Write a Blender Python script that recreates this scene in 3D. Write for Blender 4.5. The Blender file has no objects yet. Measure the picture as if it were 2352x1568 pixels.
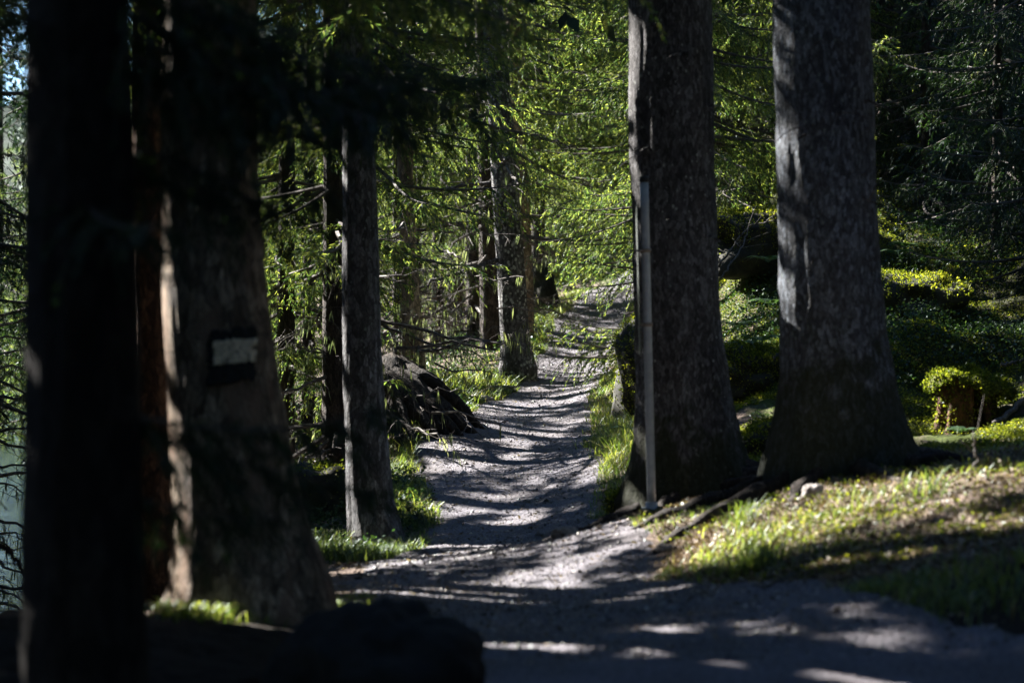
import bpy, math
import numpy as np
from mathutils import Vector

# ------------------------------------------------------------------ camera, sky, sun, exposure
SC = bpy.context.scene
COL = SC.collection
FPX = 5553.0                      # focal length in pixels of a 2352 px wide frame (85 mm)
cam_d = bpy.data.cameras.new('camera')
cam = bpy.data.objects.new('camera', cam_d); COL.objects.link(cam)
cam.location = (0, 0, 0); cam.rotation_euler = (math.radians(90), 0, 0)
cam_d.lens = 85; cam_d.sensor_width = 36; cam_d.clip_start = 0.1; cam_d.clip_end = 2000
cam_d.dof.use_dof = True; cam_d.dof.focus_distance = 27.0; cam_d.dof.aperture_fstop = 1.9
SC.camera = cam

SUN_AZ, SUN_EL = math.radians(50), math.radians(33)     # degrees to the left of the view, height
SUN = np.array([-math.sin(SUN_AZ) * math.cos(SUN_EL), math.cos(SUN_AZ) * math.cos(SUN_EL), math.sin(SUN_EL)])
W = bpy.data.worlds.new('World'); SC.world = W; W.use_nodes = True
wn = W.node_tree.nodes; wl = W.node_tree.links
bg = wn['Background']; sky = wn.new('ShaderNodeTexSky'); sky.sky_type = 'NISHITA'; sky.sun_disc = False; sky.ozone_density = 8.0; sky.dust_density = 0.3
sky.sun_elevation = SUN_EL; sky.sun_rotation = -SUN_AZ
wl.new(sky.outputs[0], bg.inputs[0]); bg.inputs[1].default_value = 0.05
sd = bpy.data.lights.new('sun', 'SUN'); sd.energy = 5.0; sd.angle = math.radians(0.53); sd.color = (1.0, 0.94, 0.87)
sun = bpy.data.objects.new('sun', sd); COL.objects.link(sun)
sun.rotation_euler = Vector(SUN).to_track_quat('Z', 'Y').to_euler()
SC.view_settings.view_transform = 'Standard'; SC.view_settings.look = 'None'
SC.view_settings.exposure = 2.75; SC.view_settings.gamma = 1.0
SC.cycles.max_bounces = 7; SC.cycles.diffuse_bounces = 4; SC.cycles.transmission_bounces = 4
SC.cycles.sample_clamp_indirect = 6.0
SC.cycles.use_denoising = True

RNG = np.random.default_rng(11)

# ------------------------------------------------------------------ helpers
def P(px, py, d):
    return np.array([(px - 1176) / FPX * d, d, (784 - py) / FPX * d])

def nrm(a):
    return a / np.maximum(np.linalg.norm(a, axis=-1, keepdims=True), 1e-9)

def _hash(ix, iy, iz, seed):
    n = (ix.astype(np.int64) * 374761393 + iy.astype(np.int64) * 668265263 + iz.astype(np.int64) * 2147483647 + seed * 974711) & 0xffffffff
    n = ((n ^ (n >> 13)) * 1274126177) & 0xffffffff
    n = ((n ^ (n >> 16)) * 2246822519) & 0xffffffff
    return ((n ^ (n >> 15)) & 0xffffff) / float(0xffffff)

def noise(x, y, z=0.0, seed=0):
    x, y, z = np.broadcast_arrays(np.asarray(x, float), np.asarray(y, float), np.asarray(z, float))
    ix, iy, iz = np.floor(x), np.floor(y), np.floor(z)
    fx, fy, fz = x - ix, y - iy, z - iz
    fx, fy, fz = [f * f * (3 - 2 * f) for f in (fx, fy, fz)]
    r = 0
    for dx in (0, 1):
        for dy in (0, 1):
            for dz in (0, 1):
                w = (fx if dx else 1 - fx) * (fy if dy else 1 - fy) * (fz if dz else 1 - fz)
                r = r + w * _hash(ix + dx, iy + dy, iz + dz, seed)
    return r * 2 - 1

def fbm(x, y, z=0.0, seed=0, octv=3):
    r, a = 0, 1.0
    for k in range(octv):
        r = r + a * noise(np.asarray(x) * 2 ** k, np.asarray(y) * 2 ** k, np.asarray(z) * 2 ** k, seed + k * 17)
        a *= 0.5
    return r

class MB:
    """collects vertices and quads; builds ONE mesh object"""
    def __init__(s): s.v = []; s.f = []; s.m = []; s.n = 0
    def add(s, v, f, m=0):
        v = np.asarray(v, float).reshape(-1, 3); f = np.asarray(f, np.int64).reshape(-1, 4)
        if len(v) == 0 or len(f) == 0: return
        s.v.append(v); s.f.append(f + s.n); s.m.append(np.full(len(f), m, np.int32)); s.n += len(v)
    def grid(s, g, m=0, close=False):
        a, b = g.shape[:2]
        i = np.arange(a - 1)[:, None]; j = np.arange(b if close else b - 1)[None, :]; j2 = (j + 1) % b
        f = np.stack([i * b + j, i * b + j2, (i + 1) * b + j2, (i + 1) * b + j], -1)
        s.add(g.reshape(-1, 3), f.reshape(-1, 4), m)
    def tube(s, pts, rad, n=6, m=0, lump=0.0, seed=0):
        pts = np.asarray(pts, float); rad = np.broadcast_to(np.asarray(rad, float), (len(pts),))
        t = nrm(np.gradient(pts, axis=0)); ref = np.array([0.13, 0.21, 0.97])
        if abs(t[:, 2]).mean() > .8: ref = np.array([0.97, 0.21, 0.1])
        a = nrm(np.cross(t, ref)); b = np.cross(t, a)
        th = np.linspace(0, 2 * np.pi, n, endpoint=False)
        off = np.cos(th)[None, :, None] * a[:, None] + np.sin(th)[None, :, None] * b[:, None]
        r = rad[:, None] * np.ones(n)[None]
        if lump:
            q = pts[:, None] + off * rad[:, None, None]
            r = r * (1 + lump * fbm(q[..., 0] * 9, q[..., 1] * 9, q[..., 2] * 9, seed))
        g = pts[:, None] + off * r[..., None]
        cap0 = np.repeat(pts[:1, None], n, 1); cap1 = np.repeat(pts[-1:, None], n, 1)
        s.grid(np.concatenate([cap0, g, cap1], 0), m, True)
    def data(s, name, mats, smooth=True):
        me = bpy.data.meshes.new(name)
        if s.v:
            v = np.concatenate(s.v); f = np.concatenate(s.f); m = np.concatenate(s.m)
            me.vertices.add(len(v)); me.vertices.foreach_set('co', v.astype(np.float32).ravel())
            me.loops.add(len(f) * 4); me.loops.foreach_set('vertex_index', f.astype(np.int32).ravel())
            me.polygons.add(len(f)); me.polygons.foreach_set('loop_start', (np.arange(len(f)) * 4).astype(np.int32))
            me.polygons.foreach_set('material_index', m)
            me.polygons.foreach_set('use_smooth', np.full(len(f), smooth))
            me.update(calc_edges=True)
        for x in mats: me.materials.append(x)
        return me
    def build(s, name, mats, parent=None, smooth=True, loc=None):
        if not isinstance(mats, (list, tuple)): mats = [mats]
        if loc is not None:
            for v in s.v: v -= np.asarray(loc)
        o = bpy.data.objects.new(name, s.data(name, mats, smooth)); COL.objects.link(o)
        if parent is not None: o.parent = parent
        return o

def tag(o, label=None, cat=None, group=None, kind=None):
    for k, v in (('label', label), ('category', cat), ('group', group), ('kind', kind)):
        if v: o[k] = v
    return o

def empty(name, loc, label, cat, group=None):
    o = bpy.data.objects.new(name, None); COL.objects.link(o); o.location = tuple(loc); o.empty_display_size = .2
    return tag(o, label, cat, group)

# ------------------------------------------------------------------ materials
class NT:
    def __init__(s, name):
        s.m = bpy.data.materials.new(name); s.m.use_nodes = True; s.t = s.m.node_tree; s.t.nodes.clear()
        s.out = s.t.nodes.new('ShaderNodeOutputMaterial')
    def n(s, typ, ins=None, **kw):
        x = s.t.nodes.new('ShaderNode' + typ)
        for k, v in kw.items(): setattr(x, k, v)
        for k, v in (ins or {}).items():
            if isinstance(v, bpy.types.NodeSocket): s.t.links.new(v, x.inputs[k])
            else: x.inputs[k].default_value = v
        return x
    def ramp(s, fac, stops, interp='LINEAR'):
        r = s.t.nodes.new('ShaderNodeValToRGB'); s.t.links.new(fac, r.inputs[0]); e = r.color_ramp.elements
        r.color_ramp.interpolation = interp
        while len(e) < len(stops): e.new(0.5)
        for q, (p, c) in zip(e, stops): q.position = p; q.color = (*c, 1) if len(c) == 3 else c
        return r.outputs[0]
    def mix(s, f, a, b, bt='MIX'):
        x = s.t.nodes.new('ShaderNodeMix'); x.data_type = 'RGBA'; x.blend_type = bt
        for k, v in ((0, f), (6, a), (7, b)):
            if isinstance(v, bpy.types.NodeSocket): s.t.links.new(v, x.inputs[k])
            else: x.inputs[k].default_value = (*v, 1) if isinstance(v, tuple) and len(v) == 3 else v
        return x.outputs[2]
    def coord(s, scale=(1, 1, 1)):
        tc = s.n('TexCoord'); mp = s.n('Mapping', {'Vector': tc.outputs['Object'], 'Scale': scale}); return mp.outputs[0]
    def done(s, sh): s.t.links.new(sh, s.out.inputs[0]); return s.m

def mat_leaf(name, c_dark, c_mid, c_young, transl=0.5, gloss=0.08):
    t = NT(name); g = t.n('NewGeometry')
    col = t.ramp(g.outputs['Random Per Island'], [(0, c_dark), (.45, c_mid), (.85, c_young), (1, tuple(min(1, c * 1.25) for c in c_young))])
    n = t.n('TexNoise', {'Vector': t.coord(), 'Scale': .9, 'Detail': 2})
    col = t.mix(1.0, col, t.ramp(n.outputs[0], [(.3, (.6, .66, .7)), (.7, (1.25, 1.15, 1.0))]), 'MULTIPLY')
    d = t.n('BsdfDiffuse', {'Color': col})
    tr = t.n('BsdfTranslucent', {'Color': t.mix(1.0, col, (1.65, 1.8, .95), 'MULTIPLY')})
    m = t.n('MixShader', {0: transl, 1: d.outputs[0], 2: tr.outputs[0]})
    gl = t.n('BsdfGlossy', {'Color': (.8, .9, .9, 1), 'Roughness': .5})
    m2 = t.n('MixShader', {0: gloss, 1: m.outputs[0], 2: gl.outputs[0]})
    return t.done(m2.outputs[0])

def mat_bark(name, dark, light, plate=26, lichen=0.0, lcol=(.42, .45, .42), moss=0.0, mosstop=0.5, seed=0., bump=1.0, red=None):
    t = NT(name)
    v = t.n('Mapping', {'Vector': t.n('TexCoord').outputs['Object'], 'Scale': (1, 1, .42), 'Location': (seed, seed * .7, seed * .3)}).outputs[0]
    w = t.n('TexNoise', {'Vector': v, 'Scale': 9, 'Detail': 4})
    wv = t.n('VectorMath', {0: v, 1: t.n('VectorMath', {0: w.outputs['Color'], 'Scale': .055}, operation='SCALE').outputs[0]}, operation='ADD').outputs[0]
    vo = t.n('TexVoronoi', {'Vector': wv, 'Scale': plate}, feature='DISTANCE_TO_EDGE')
    crack = t.ramp(vo.outputs['Distance'], [(0, (.25, .25, .25)), (.12, (.75, .75, .75)), (.4, (1, 1, 1))])
    fine = t.n('TexNoise', {'Vector': wv, 'Scale': 48, 'Detail': 6, 'Roughness': .78})
    big = t.n('TexNoise', {'Vector': v, 'Scale': 3.2, 'Detail': 4})
    f2 = t.n('Math', {0: fine.outputs[0], 1: big.outputs[0]}, operation='ADD').outputs[0]
    f2 = t.n('Math', {0: f2, 1: .5}, operation='MULTIPLY').outputs[0]
    col = t.ramp(f2, [(.38, dark), (.62, light)])
    col = t.mix(crack, tuple(c * .6 for c in dark), col)
    vc = t.n('TexVoronoi', {'Vector': wv, 'Scale': plate * .8})
    col = t.mix(1.0, col, t.ramp(t.n('SeparateColor', {0: vc.outputs['Color']}).outputs[0], [(.1, (.55, .55, .55)), (.6, (1.0, 1.0, 1.0)), (.95, (1.9, 1.95, 2.0))]), 'MULTIPLY')
    if red:
        rn = t.n('TexNoise', {'Vector': v, 'Scale': 5.5, 'Detail': 3})
        col = t.mix(t.ramp(rn.outputs[0], [(.52, (0, 0, 0)), (.68, (.9, .9, .9))]), col, red)
    if lichen > 0:
        ln = t.n('TexVoronoi', {'Vector': t.coord((1, 1, .8)), 'Scale': 19, 'Randomness': 1.0})
        lw = t.n('TexNoise', {'Vector': t.coord(), 'Scale': 24, 'Detail': 3})
        s = t.n('Math', {0: ln.outputs['Distance'], 1: t.n('Math', {0: lw.outputs[0], 1: .55}, operation='MULTIPLY').outputs[0]}, operation='ADD').outputs[0]
        msk = t.ramp(s, [(.38 + .13 * lichen, (1, 1, 1)), (.43 + .13 * lichen, (0, 0, 0))])
        pn = t.n('TexNoise', {'Vector': t.coord(), 'Scale': 2.1, 'Detail': 2})
        msk = t.mix(1.0, msk, t.ramp(pn.outputs[0], [(.40, (0, 0, 0)), (.55, (1, 1, 1))]), 'MULTIPLY')
        col = t.mix(msk, col, lcol)
    if moss > 0:
        z = t.n('SeparateXYZ', {0: t.coord()}).outputs[2]
        mn = t.n('TexNoise', {'Vector': t.coord(), 'Scale': 6, 'Detail': 4})
        q = t.n('Math', {0: z, 1: t.n('Math', {0: mn.outputs[0], 1: 1.6}, operation='MULTIPLY').outputs[0]}, operation='SUBTRACT').outputs[0]
        q = t.n('Math', {0: q, 1: mosstop - .8}, operation='SUBTRACT').outputs[0]
        mk = t.ramp(q, [(0, (moss, moss, moss)), (.35, (0, 0, 0))])
        col = t.mix(mk, col, (.028, .038, .010))
    h = t.n('Math', {0: t.n('Math', {0: crack, 1: 1.0}, operation='MULTIPLY').outputs[0], 1: t.n('Math', {0: fine.outputs[0], 1: 2.2}, operation='MULTIPLY').outputs[0]}, operation='ADD').outputs[0]
    b = t.n('Bump', {'Height': h, 'Strength': .9, 'Distance': .018 * bump})
    p = t.n('BsdfPrincipled', {'Base Color': col, 'Roughness': .85, 'Normal': b.outputs[0]})
    p.inputs['Specular IOR Level'].default_value = .35
    return t.done(p.outputs[0])

def mat_simple(name, c1, c2, scale=20, rough=.8, bump=.3, dist=.01, metal=0.0, spec=.4):
    t = NT(name)
    n = t.n('TexNoise', {'Vector': t.coord(), 'Scale': scale, 'Detail': 6, 'Roughness': .65})
    col = t.ramp(n.outputs[0], [(.35, c1), (.65, c2)])
    b = t.n('Bump', {'Height': n.outputs[0], 'Strength': bump, 'Distance': dist})
    p = t.n('BsdfPrincipled', {'Base Color': col, 'Roughness': rough, 'Metallic': metal, 'Normal': b.outputs[0]})
    p.inputs['Specular IOR Level'].default_value = spec
    return t.done(p.outputs[0])

def mat_gravel():
    t = NT('gravel'); v = t.coord()
    n1 = t.n('TexNoise', {'Vector': v, 'Scale': 55, 'Detail': 5, 'Roughness': .75})
    n2 = t.n('TexNoise', {'Vector': v, 'Scale': 1.7, 'Detail': 5})
    vo = t.n('TexVoronoi', {'Vector': v, 'Scale': 42})
    col = t.ramp(n1.outputs[0], [(.3, (.058, .059, .075)), (.5, (.146, .140, .158)), (.72, (.36, .34, .355))])
    col = t.mix(1.0, col, t.ramp(n2.outputs[0], [(.35, (.78, .74, .72)), (.65, (1.12, 1.12, 1.17))]), 'MULTIPLY')
    nl = t.n('TexNoise', {'Vector': v, 'Scale': 9, 'Detail': 6, 'Roughness': .8})
    col = t.mix(t.ramp(nl.outputs[0], [(.60, (0, 0, 0)), (.68, (.7, .7, .7))]), col, (.06, .043, .03))
    h = t.n('Math', {0: n1.outputs[0], 1: vo.outputs['Distance']}, operation='SUBTRACT').outputs[0]
    b = t.n('Bump', {'Height': h, 'Strength': .9, 'Distance': .022})
    p = t.n('BsdfPrincipled', {'Base Color': col, 'Roughness': .75, 'Normal': b.outputs[0]})
    p.inputs['Specular IOR Level'].default_value = .3
    return t.done(p.outputs[0])

def mat_ground():
    t = NT('forest_floor'); v = t.coord()
    n1 = t.n('TexNoise', {'Vector': v, 'Scale': 34, 'Detail': 6, 'Roughness': .75})
    n2 = t.n('TexNoise', {'Vector': v, 'Scale': .9, 'Detail': 5, 'Roughness': .6})
    n3 = t.n('TexNoise', {'Vector': v, 'Scale': 7, 'Detail': 5, 'Roughness': .7})
    soil = t.ramp(n1.outputs[0], [(.3, (.05, .036, .028)), (.5, (.16, .12, .095)), (.72, (.36, .29, .24))])
    moss = t.ramp(n1.outputs[0], [(.3, (.025, .04, .008)), (.6, (.09, .12, .02)), (.8, (.16, .18, .04))])
    at = t.n('Attribute', attribute_name='mossy')
    q = t.n('Math', {0: t.n('Math', {0: n2.outputs[0], 1: n3.outputs[0]}, operation='ADD').outputs[0], 1: at.outputs['Fac']}, operation='ADD').outputs[0]
    col = t.mix(t.ramp(q, [(0, (0, 0, 0)), (.98, (0, 0, 0)), (1.0, (1, 1, 1))]), soil, moss) if False else t.mix(t.n('MapRange', {0: q, 1: 1.25, 2: 1.5}).outputs[0], soil, moss)
    shade_at = t.n('Attribute', attribute_name='painted_shade')
    col = t.mix(shade_at.outputs['Fac'], col, t.ramp(n1.outputs[0], [(.35, (.008, .007, .006)), (.7, (.035, .030, .022))]))  # shade painted into the soil colour, near-black where the mask is set
    b = t.n('Bump', {'Height': n1.outputs[0], 'Strength': .9, 'Distance': .03})
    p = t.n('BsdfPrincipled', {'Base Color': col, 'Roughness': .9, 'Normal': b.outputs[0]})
    p.inputs['Specular IOR Level'].default_value = .2
    return t.done(p.outputs[0])

def mat_water():
    t = NT('lake_water'); v = t.coord((1, 2.2, 1))
    n = t.n('TexNoise', {'Vector': v, 'Scale': 3.2, 'Detail': 4, 'Roughness': .6})
    b = t.n('Bump', {'Height': n.outputs[0], 'Strength': .6, 'Distance': .09})
    p = t.n('BsdfPrincipled', {'Base Color': (.012, .022, .024, 1), 'Roughness': .06, 'IOR': 1.33, 'Normal': b.outputs[0]})
    return t.done(p.outputs[0])

M = {
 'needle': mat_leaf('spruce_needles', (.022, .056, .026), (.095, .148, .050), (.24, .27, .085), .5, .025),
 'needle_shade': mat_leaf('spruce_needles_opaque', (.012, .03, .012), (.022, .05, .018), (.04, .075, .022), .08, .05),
 'needle_dark': mat_leaf('spruce_needles_shaded', (.008, .020, .010), (.015, .036, .014), (.03, .056, .02), .35, .03),  # shaded copy of the needles, shade put into the colour
 'grass': mat_leaf('grass_blades', (.055, .10, .022), (.12, .17, .034), (.25, .27, .07), .5, .07),
 'dry': mat_leaf('dry_grass', (.14, .11, .06), (.26, .21, .12), (.42, .36, .22), .35, .05),
 'moss': mat_leaf('moss_tufts', (.035, .05, .008), (.10, .125, .016), (.22, .225, .03), .5, .02),
 'berry': mat_leaf('berry_leaves', (.014, .036, .014), (.026, .058, .022), (.06, .095, .03), .35, .04),
 'fern': mat_leaf('fern_fronds', (.035, .075, .03), (.06, .12, .05), (.10, .17, .06), .45, .08),
 'litter': mat_leaf('leaf_litter', (.05, .03, .02), (.13, .09, .06), (.33, .26, .20), .1, .05),
 'twig': mat_simple('twig_bark', (.04, .034, .03), (.15, .135, .12), 30, .8, .3, .004),
 'lichen': mat_leaf('beard_lichen', (.09, .12, .075), (.16, .19, .12), (.26, .28, .19), .4, .03),
 'gravel': mat_gravel(), 'ground': mat_ground(), 'water': mat_water(),
 'stone': mat_simple('grey_stone', (.12, .11, .105), (.33, .305, .29), 14, .85, .6, .02),
 'darkstone': mat_simple('dark_mossy_stone', (.02, .022, .018), (.055, .055, .04), 9, .9, .7, .03),
 'blackstone': mat_simple('black_shaded_stone', (.006, .007, .007), (.016, .017, .015), 9, .9, .7, .03),  # darker copy of the stone, colour stands in for shade
 'root': mat_bark('root_bark', (.022, .017, .014), (.075, .058, .046), 34, moss=0),
 'steel': mat_simple('galvanised_steel', (.26, .30, .34), (.38, .42, .46), 14, .45, .15, .001, .2, .5),
 'clamp': mat_simple('clamp_steel', (.20, .17, .14), (.28, .24, .20), 60, .5, .05, .001, .4, .5),
 'cap': mat_simple('black_plastic', (.012, .014, .016), (.02, .022, .025), 30, .5, .02, .001),
 'signback': mat_simple('aluminium_sheet', (.07, .085, .08), (.11, .125, .12), 8, .5, .05, .001, .3, .5),
 'cream': mat_simple('weathered_cream_paint', (.46, .37, .24), (.97, .85, .63), 42, .8, 1.0, .02),
 'black': mat_simple('black_paint', (.006, .007, .007), (.012, .013, .012), 25, .8, .6, .01),
 'rot': mat_simple('rotten_red_wood', (.018, .010, .007), (.17, .075, .04), 18, .9, .8, .02),
}
# ------------------------------------------------------------------ terrain
CP = [  # pixel x, pixel y, depth of points of the ground seen in the photograph
 (0,1568,9.5),(600,1568,10),(1176,1568,10),(1700,1568,10),(2300,1568,10),(2352,1400,11),(1750,1450,11.2),(1200,1470,11.6),
 (700,1440,12.5),(450,1410,13),(900,1380,14),(1200,1370,14.5),(1500,1350,14),(760,1303,17.5),(1100,1275,18),(1300,1245,18.6),
 (1000,1250,19.8),(1500,1168,17),(1650,1225,15.3),(1520,1300,15),(1590,1150,18),(1700,1140,17),(1920,1085,16.5),(1900,1200,14.6),
 (1900,1300,13),(2140,1080,16.5),(2300,1100,14.6),(2300,1200,13),(2300,1350,11.3),(2000,1390,11.6),
 (2230,985,20.5),(2330,880,22.5),(2200,760,26),(2320,620,29),(2200,470,33),(2150,325,38),(2300,170,44),(2050,600,29),(2050,800,24.5),
 (1720,1000,21),(1720,820,25),(1720,620,29),(1740,500,33),(1700,330,40),(1560,900,27),(1560,760,33),(1560,640,40),
 (1440,990,25),(1430,900,28.5),(1430,850,32),(1450,780,37),(1490,700,43),(1560,600,52),
 (1170,1235,20),(1180,1150,22),(1140,1050,25),(1200,960,28.5),(1280,900,31.5),(1310,850,34.5),(1335,800,37.5),(1350,740,41.5),
 (1395,692,45.5),(1430,652,50),(1460,628,56),(1520,612,62),
 (860,1262,20.5),(740,1300,18.8),(940,1150,22),(900,1060,25),(990,965,27),(900,1000,27),(1120,905,31),(1180,850,34),(1245,790,37.5),(1255,725,41.5),
 (945,868,32),(1060,890,32),(1130,805,37),(1250,715,44),(1290,690,47),(1200,700,50),
 (760,1150,24),(680,1130,26),(800,1050,29),(700,1000,33),(840,960,34),(950,840,40),(1060,790,44),(1150,740,50),(800,900,42),
 (40,1420,11),(300,1440,11.5),(300,1400,14.5),(400,1380,16),(600,1290,19),(560,1240,22)]
pts = [P(*c) for c in CP]
pts += [np.array(q, float) for q in [
 (0,-12,-1.4),(0,0,-1.45),(-4,4,-1.5),(-3.2,13,-1.6),(-5.5,10,-1.9),(-9,8,-2.0),(-13,8,-2.0),(-7,17,-2.7),(-5,20,-2.6),(-5.5,26,-2.9),
 (-9,24,-2.3),(-14,20,-2.0),(-18,27,-2.2),(-13,29,-2.3),(-12.5,38,-2.4),(-15.5,47,-2.4),(-8,34,-3.3),(-6,33,-2.6),(-8,45,-3.2),(-5,44,-1.4),(-11,60,-3.4),(-6,60,-.6),(-24,40,-4),(-32,20,-5),(-30,0,-6),(-20,80,-4),(-35,80,-6),(-12,90,-1.5),
 (6,0,-.9),(12,0,.8),(7,14,.2),(14,14,3.2),(24,14,7),(9,26,2.8),(16,28,6.5),(30,30,13),(12,42,6.2),(22,48,11),(40,50,20),(4,60,2.6),(10,62,6.2),
 (20,80,14),(8,90,8),(0,80,3),(-3,100,4),(20,120,20),(0,130,9),(40,120,28),(-30,130,-4),(-12,130,2),(50,0,18),(50,80,26)]]
pts = np.array(pts)
def _tps(r2): return r2 * np.log(r2 + 1e-9)
_n = len(pts); S0 = 10.0
def _wxy(x, y): return x / S0, np.log(np.maximum(y + 20, 1)) * 2.2        # stretch: closer in depth counts more
_ax, _ay = _wxy(pts[:, 0], pts[:, 1])
_K = _tps((_ax[:, None] - _ax[None]) ** 2 + (_ay[:, None] - _ay[None]) ** 2) + np.eye(_n) * .002
_Q = np.stack([np.ones(_n), _ax, _ay], 1)
_A = np.block([[_K, _Q], [_Q.T, np.zeros((3, 3))]])
_c = np.linalg.solve(_A, np.concatenate([pts[:, 2], np.zeros(3)]))

PATH = [(1900,4.4,8),(1670,3.1,10),(1490,2.3,11.5),(1295,1.9,13),(1180,1.75,14.3),(1140,2.0,16),(1115,1.85,18),(1180,1.35,20),(1190,1.6,22),(1145,1.85,25),(1205,1.45,28.5),
        (1288,1.25,31.5),(1312,1.15,34.5),(1335,1.1,37.5),(1352,1.2,41.5),(1397,1.2,45.5),(1432,1.5,50),(1462,1.6,56),(1530,1.7,62)]
_pc = np.array([[(px - 1176) / FPX * d, d, w] for px, w, d in PATH])
_pc = np.vstack([[3.2, 2, 5], _pc])
def path_s(x, y):
    """> 0 on the gravel, about the distance to its edge"""
    x = np.asarray(x, float); y = np.asarray(y, float); best = np.full(x.shape, -9.0)
    for a, b in zip(_pc[:-1], _pc[1:]):
        d = b[:2] - a[:2]; t = np.clip(((x - a[0]) * d[0] + (y - a[1]) * d[1]) / (d @ d), 0, 1)
        dist = np.hypot(x - a[0] - t * d[0], y - a[1] - t * d[1])
        best = np.maximum(best, (a[2] + t * (b[2] - a[2])) / 2 - dist)
    return best + .11 * fbm(x * 2.3, y * 2.3, 0, 5, 3)

def ground_z(x, y, fine=True):
    x = np.asarray(x, float); y = np.asarray(y, float); sh = np.broadcast(x, y).shape
    X = np.broadcast_to(x, sh).ravel(); Y = np.broadcast_to(y, sh).ravel(); out = np.empty(len(X))
    for k in range(0, len(X), 20000):
        wx, wy = _wxy(X[k:k + 20000], Y[k:k + 20000])
        out[k:k + 20000] = _tps((wx[:, None] - _ax[None]) ** 2 + (wy[:, None] - _ay[None]) ** 2) @ _c[:_n] + _c[_n] + _c[_n + 1] * wx + _c[_n + 2] * wy
    s = path_s(X, Y); off = np.clip((-s - .1) / 1.2, 0, 1)
    hill = np.clip((X - 1.8) / 2.0, 0, 1) * np.clip((Y - 18.5) / 4, 0, 1)
    out = out + (.005 + .02 * off) * fbm(X * 3, Y * 3, 0, 1, 3) + .10 * off * fbm(X * 1.1, Y * 1.1, 0, 2, 3) * (.35 + .65 * hill)
    out = out + .30 * hill * np.maximum(fbm(X * .75 + 3, Y * .6, 0, 9, 3), -.35)
    if fine: out = out + .012 * (.4 + off) * fbm(X * 11, Y * 11, 0, 3, 2)
    return out.reshape(sh)
def gz1(x, y): return float(ground_z(np.array([x]), np.array([y]))[0])

gy = np.concatenate([np.linspace(-25, 7.6, 34), 8 * np.exp(np.linspace(0, math.log(135 / 8), 620))])
sx = np.concatenate([np.linspace(-9, -1.05, 60), np.linspace(-1, 1, 380), np.linspace(1.05, 9, 60)])
gX = sx[None, :] * (np.maximum(gy, 8)[:, None] * .24 + .6) ; gY = np.repeat(gy[:, None], len(sx), 1)
gZ = ground_z(gX, gY)
mb = MB(); mb.grid(np.stack([gX, gY, gZ], -1)[:, ::-1].transpose(0, 1, 2))
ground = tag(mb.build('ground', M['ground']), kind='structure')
at = ground.data.attributes.new('mossy', 'FLOAT', 'POINT')
mo = np.clip((gX - 2.0) / 1.5, -.35, .35) + np.clip((gY - 19) / 8, -.25, .15) + np.where(gX < -.8, .12, 0)
at.data.foreach_set('value', mo[:, ::-1].astype(np.float32).ravel())

shade_m = np.clip((13.1 - gY + .5 * fbm(gX * 1.3, gY * 1.3, 0, 90)) / .8, 0, 1) * np.clip((.3 - gX) / .4, 0, 1) + np.clip((12.4 - gY + .4 * fbm(gX * 1.3, gY * 1.3, 0, 91)) / .7, 0, 1) * np.clip((gX - 1.2) / .4, 0, 1)
shade_m = np.clip(shade_m + np.clip((gX - 2.4) / 1.5, 0, 1) * np.clip((gY - 20) / 3, 0, 1) * .75, 0, 1)
at = ground.data.attributes.new('painted_shade', 'FLOAT', 'POINT'); at.data.foreach_set('value', shade_m[:, ::-1].astype(np.float32).ravel())  # mask of painted shade: foreground corners and the right slope

# the gravel path: a crowned sheet that dives into the ground along its ragged edges
yy = np.concatenate([np.linspace(2, 7.8, 20), 8 * np.exp(np.linspace(0, math.log(64 / 8), 700))])
mid = np.interp(yy, _pc[:, 1], _pc[:, 0]); hw = np.interp(yy, _pc[:, 1], _pc[:, 2]) / 2 + .5
uu = np.linspace(-1, 1, 110)
pX = mid[:, None] + uu[None] * hw[:, None] * 1.15; pY = np.repeat(yy[:, None], len(uu), 1)
ps = path_s(pX, pY)
pZ = ground_z(pX, pY) + np.clip(ps * .25, -.06, .016) + .005 * fbm(pX * 25, pY * 25, 0, 31, 2)
mb = MB(); mb.grid(np.stack([pX, pY, pZ], -1))
tag(mb.build('path', M['gravel']), kind='structure')

LAKE_Z = -2.75
mb = MB(); mb.grid(np.array([[[-400, -60, LAKE_Z], [6, -60, LAKE_Z]], [[-400, 420, LAKE_Z], [6, 420, LAKE_Z]]], float))
tag(mb.build('lake_water', M['water']), kind='structure')
# far shore: forested hills
hx = np.linspace(-420, 300, 160); hy = np.linspace(0, 1, 40)
HX, T = np.meshgrid(hx, hy); HY = 190 + T * 160 + 20 * noise(HX * .01, T * 2) - np.clip(-HX - 60, 0, 400) * .35
HZ = -4 + 46 * np.sin(T * np.pi / 2) ** 1.2 * (.85 + .25 * fbm(HX * .012, T * 1.5, 0, 4)) + T * 5 * fbm(HX * .15, T * 12, 0, 6)
mb = MB(); mb.grid(np.stack([HX, HY, HZ], -1))
t = NT('far_forest'); n = t.n('TexNoise', {'Vector': t.coord((1, 1, .5)), 'Scale': .35, 'Detail': 6, 'Roughness': .7})
cc = t.ramp(n.outputs[0], [(.35, (.010, .022, .016)), (.65, (.035, .06, .03))])
bb = t.n('Bump', {'Height': n.outputs[0], 'Distance': 3.0, 'Strength': 1.0})
M['farhill'] = t.done(t.n('BsdfPrincipled', {'Base Color': cc, 'Roughness': 1.0, 'Normal': bb.outputs[0]}).outputs[0])
tag(mb.build('hills', M['farhill']), kind='structure')

# ------------------------------------------------------------------ spruce foliage
def curve_secondary(b, d, L, sag, n=7):
    u = np.linspace(0, 1, n)[:, None]
    return b + d * u * L + np.array([0, 0, -1.0]) * (u ** 2) * L * sag

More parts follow.
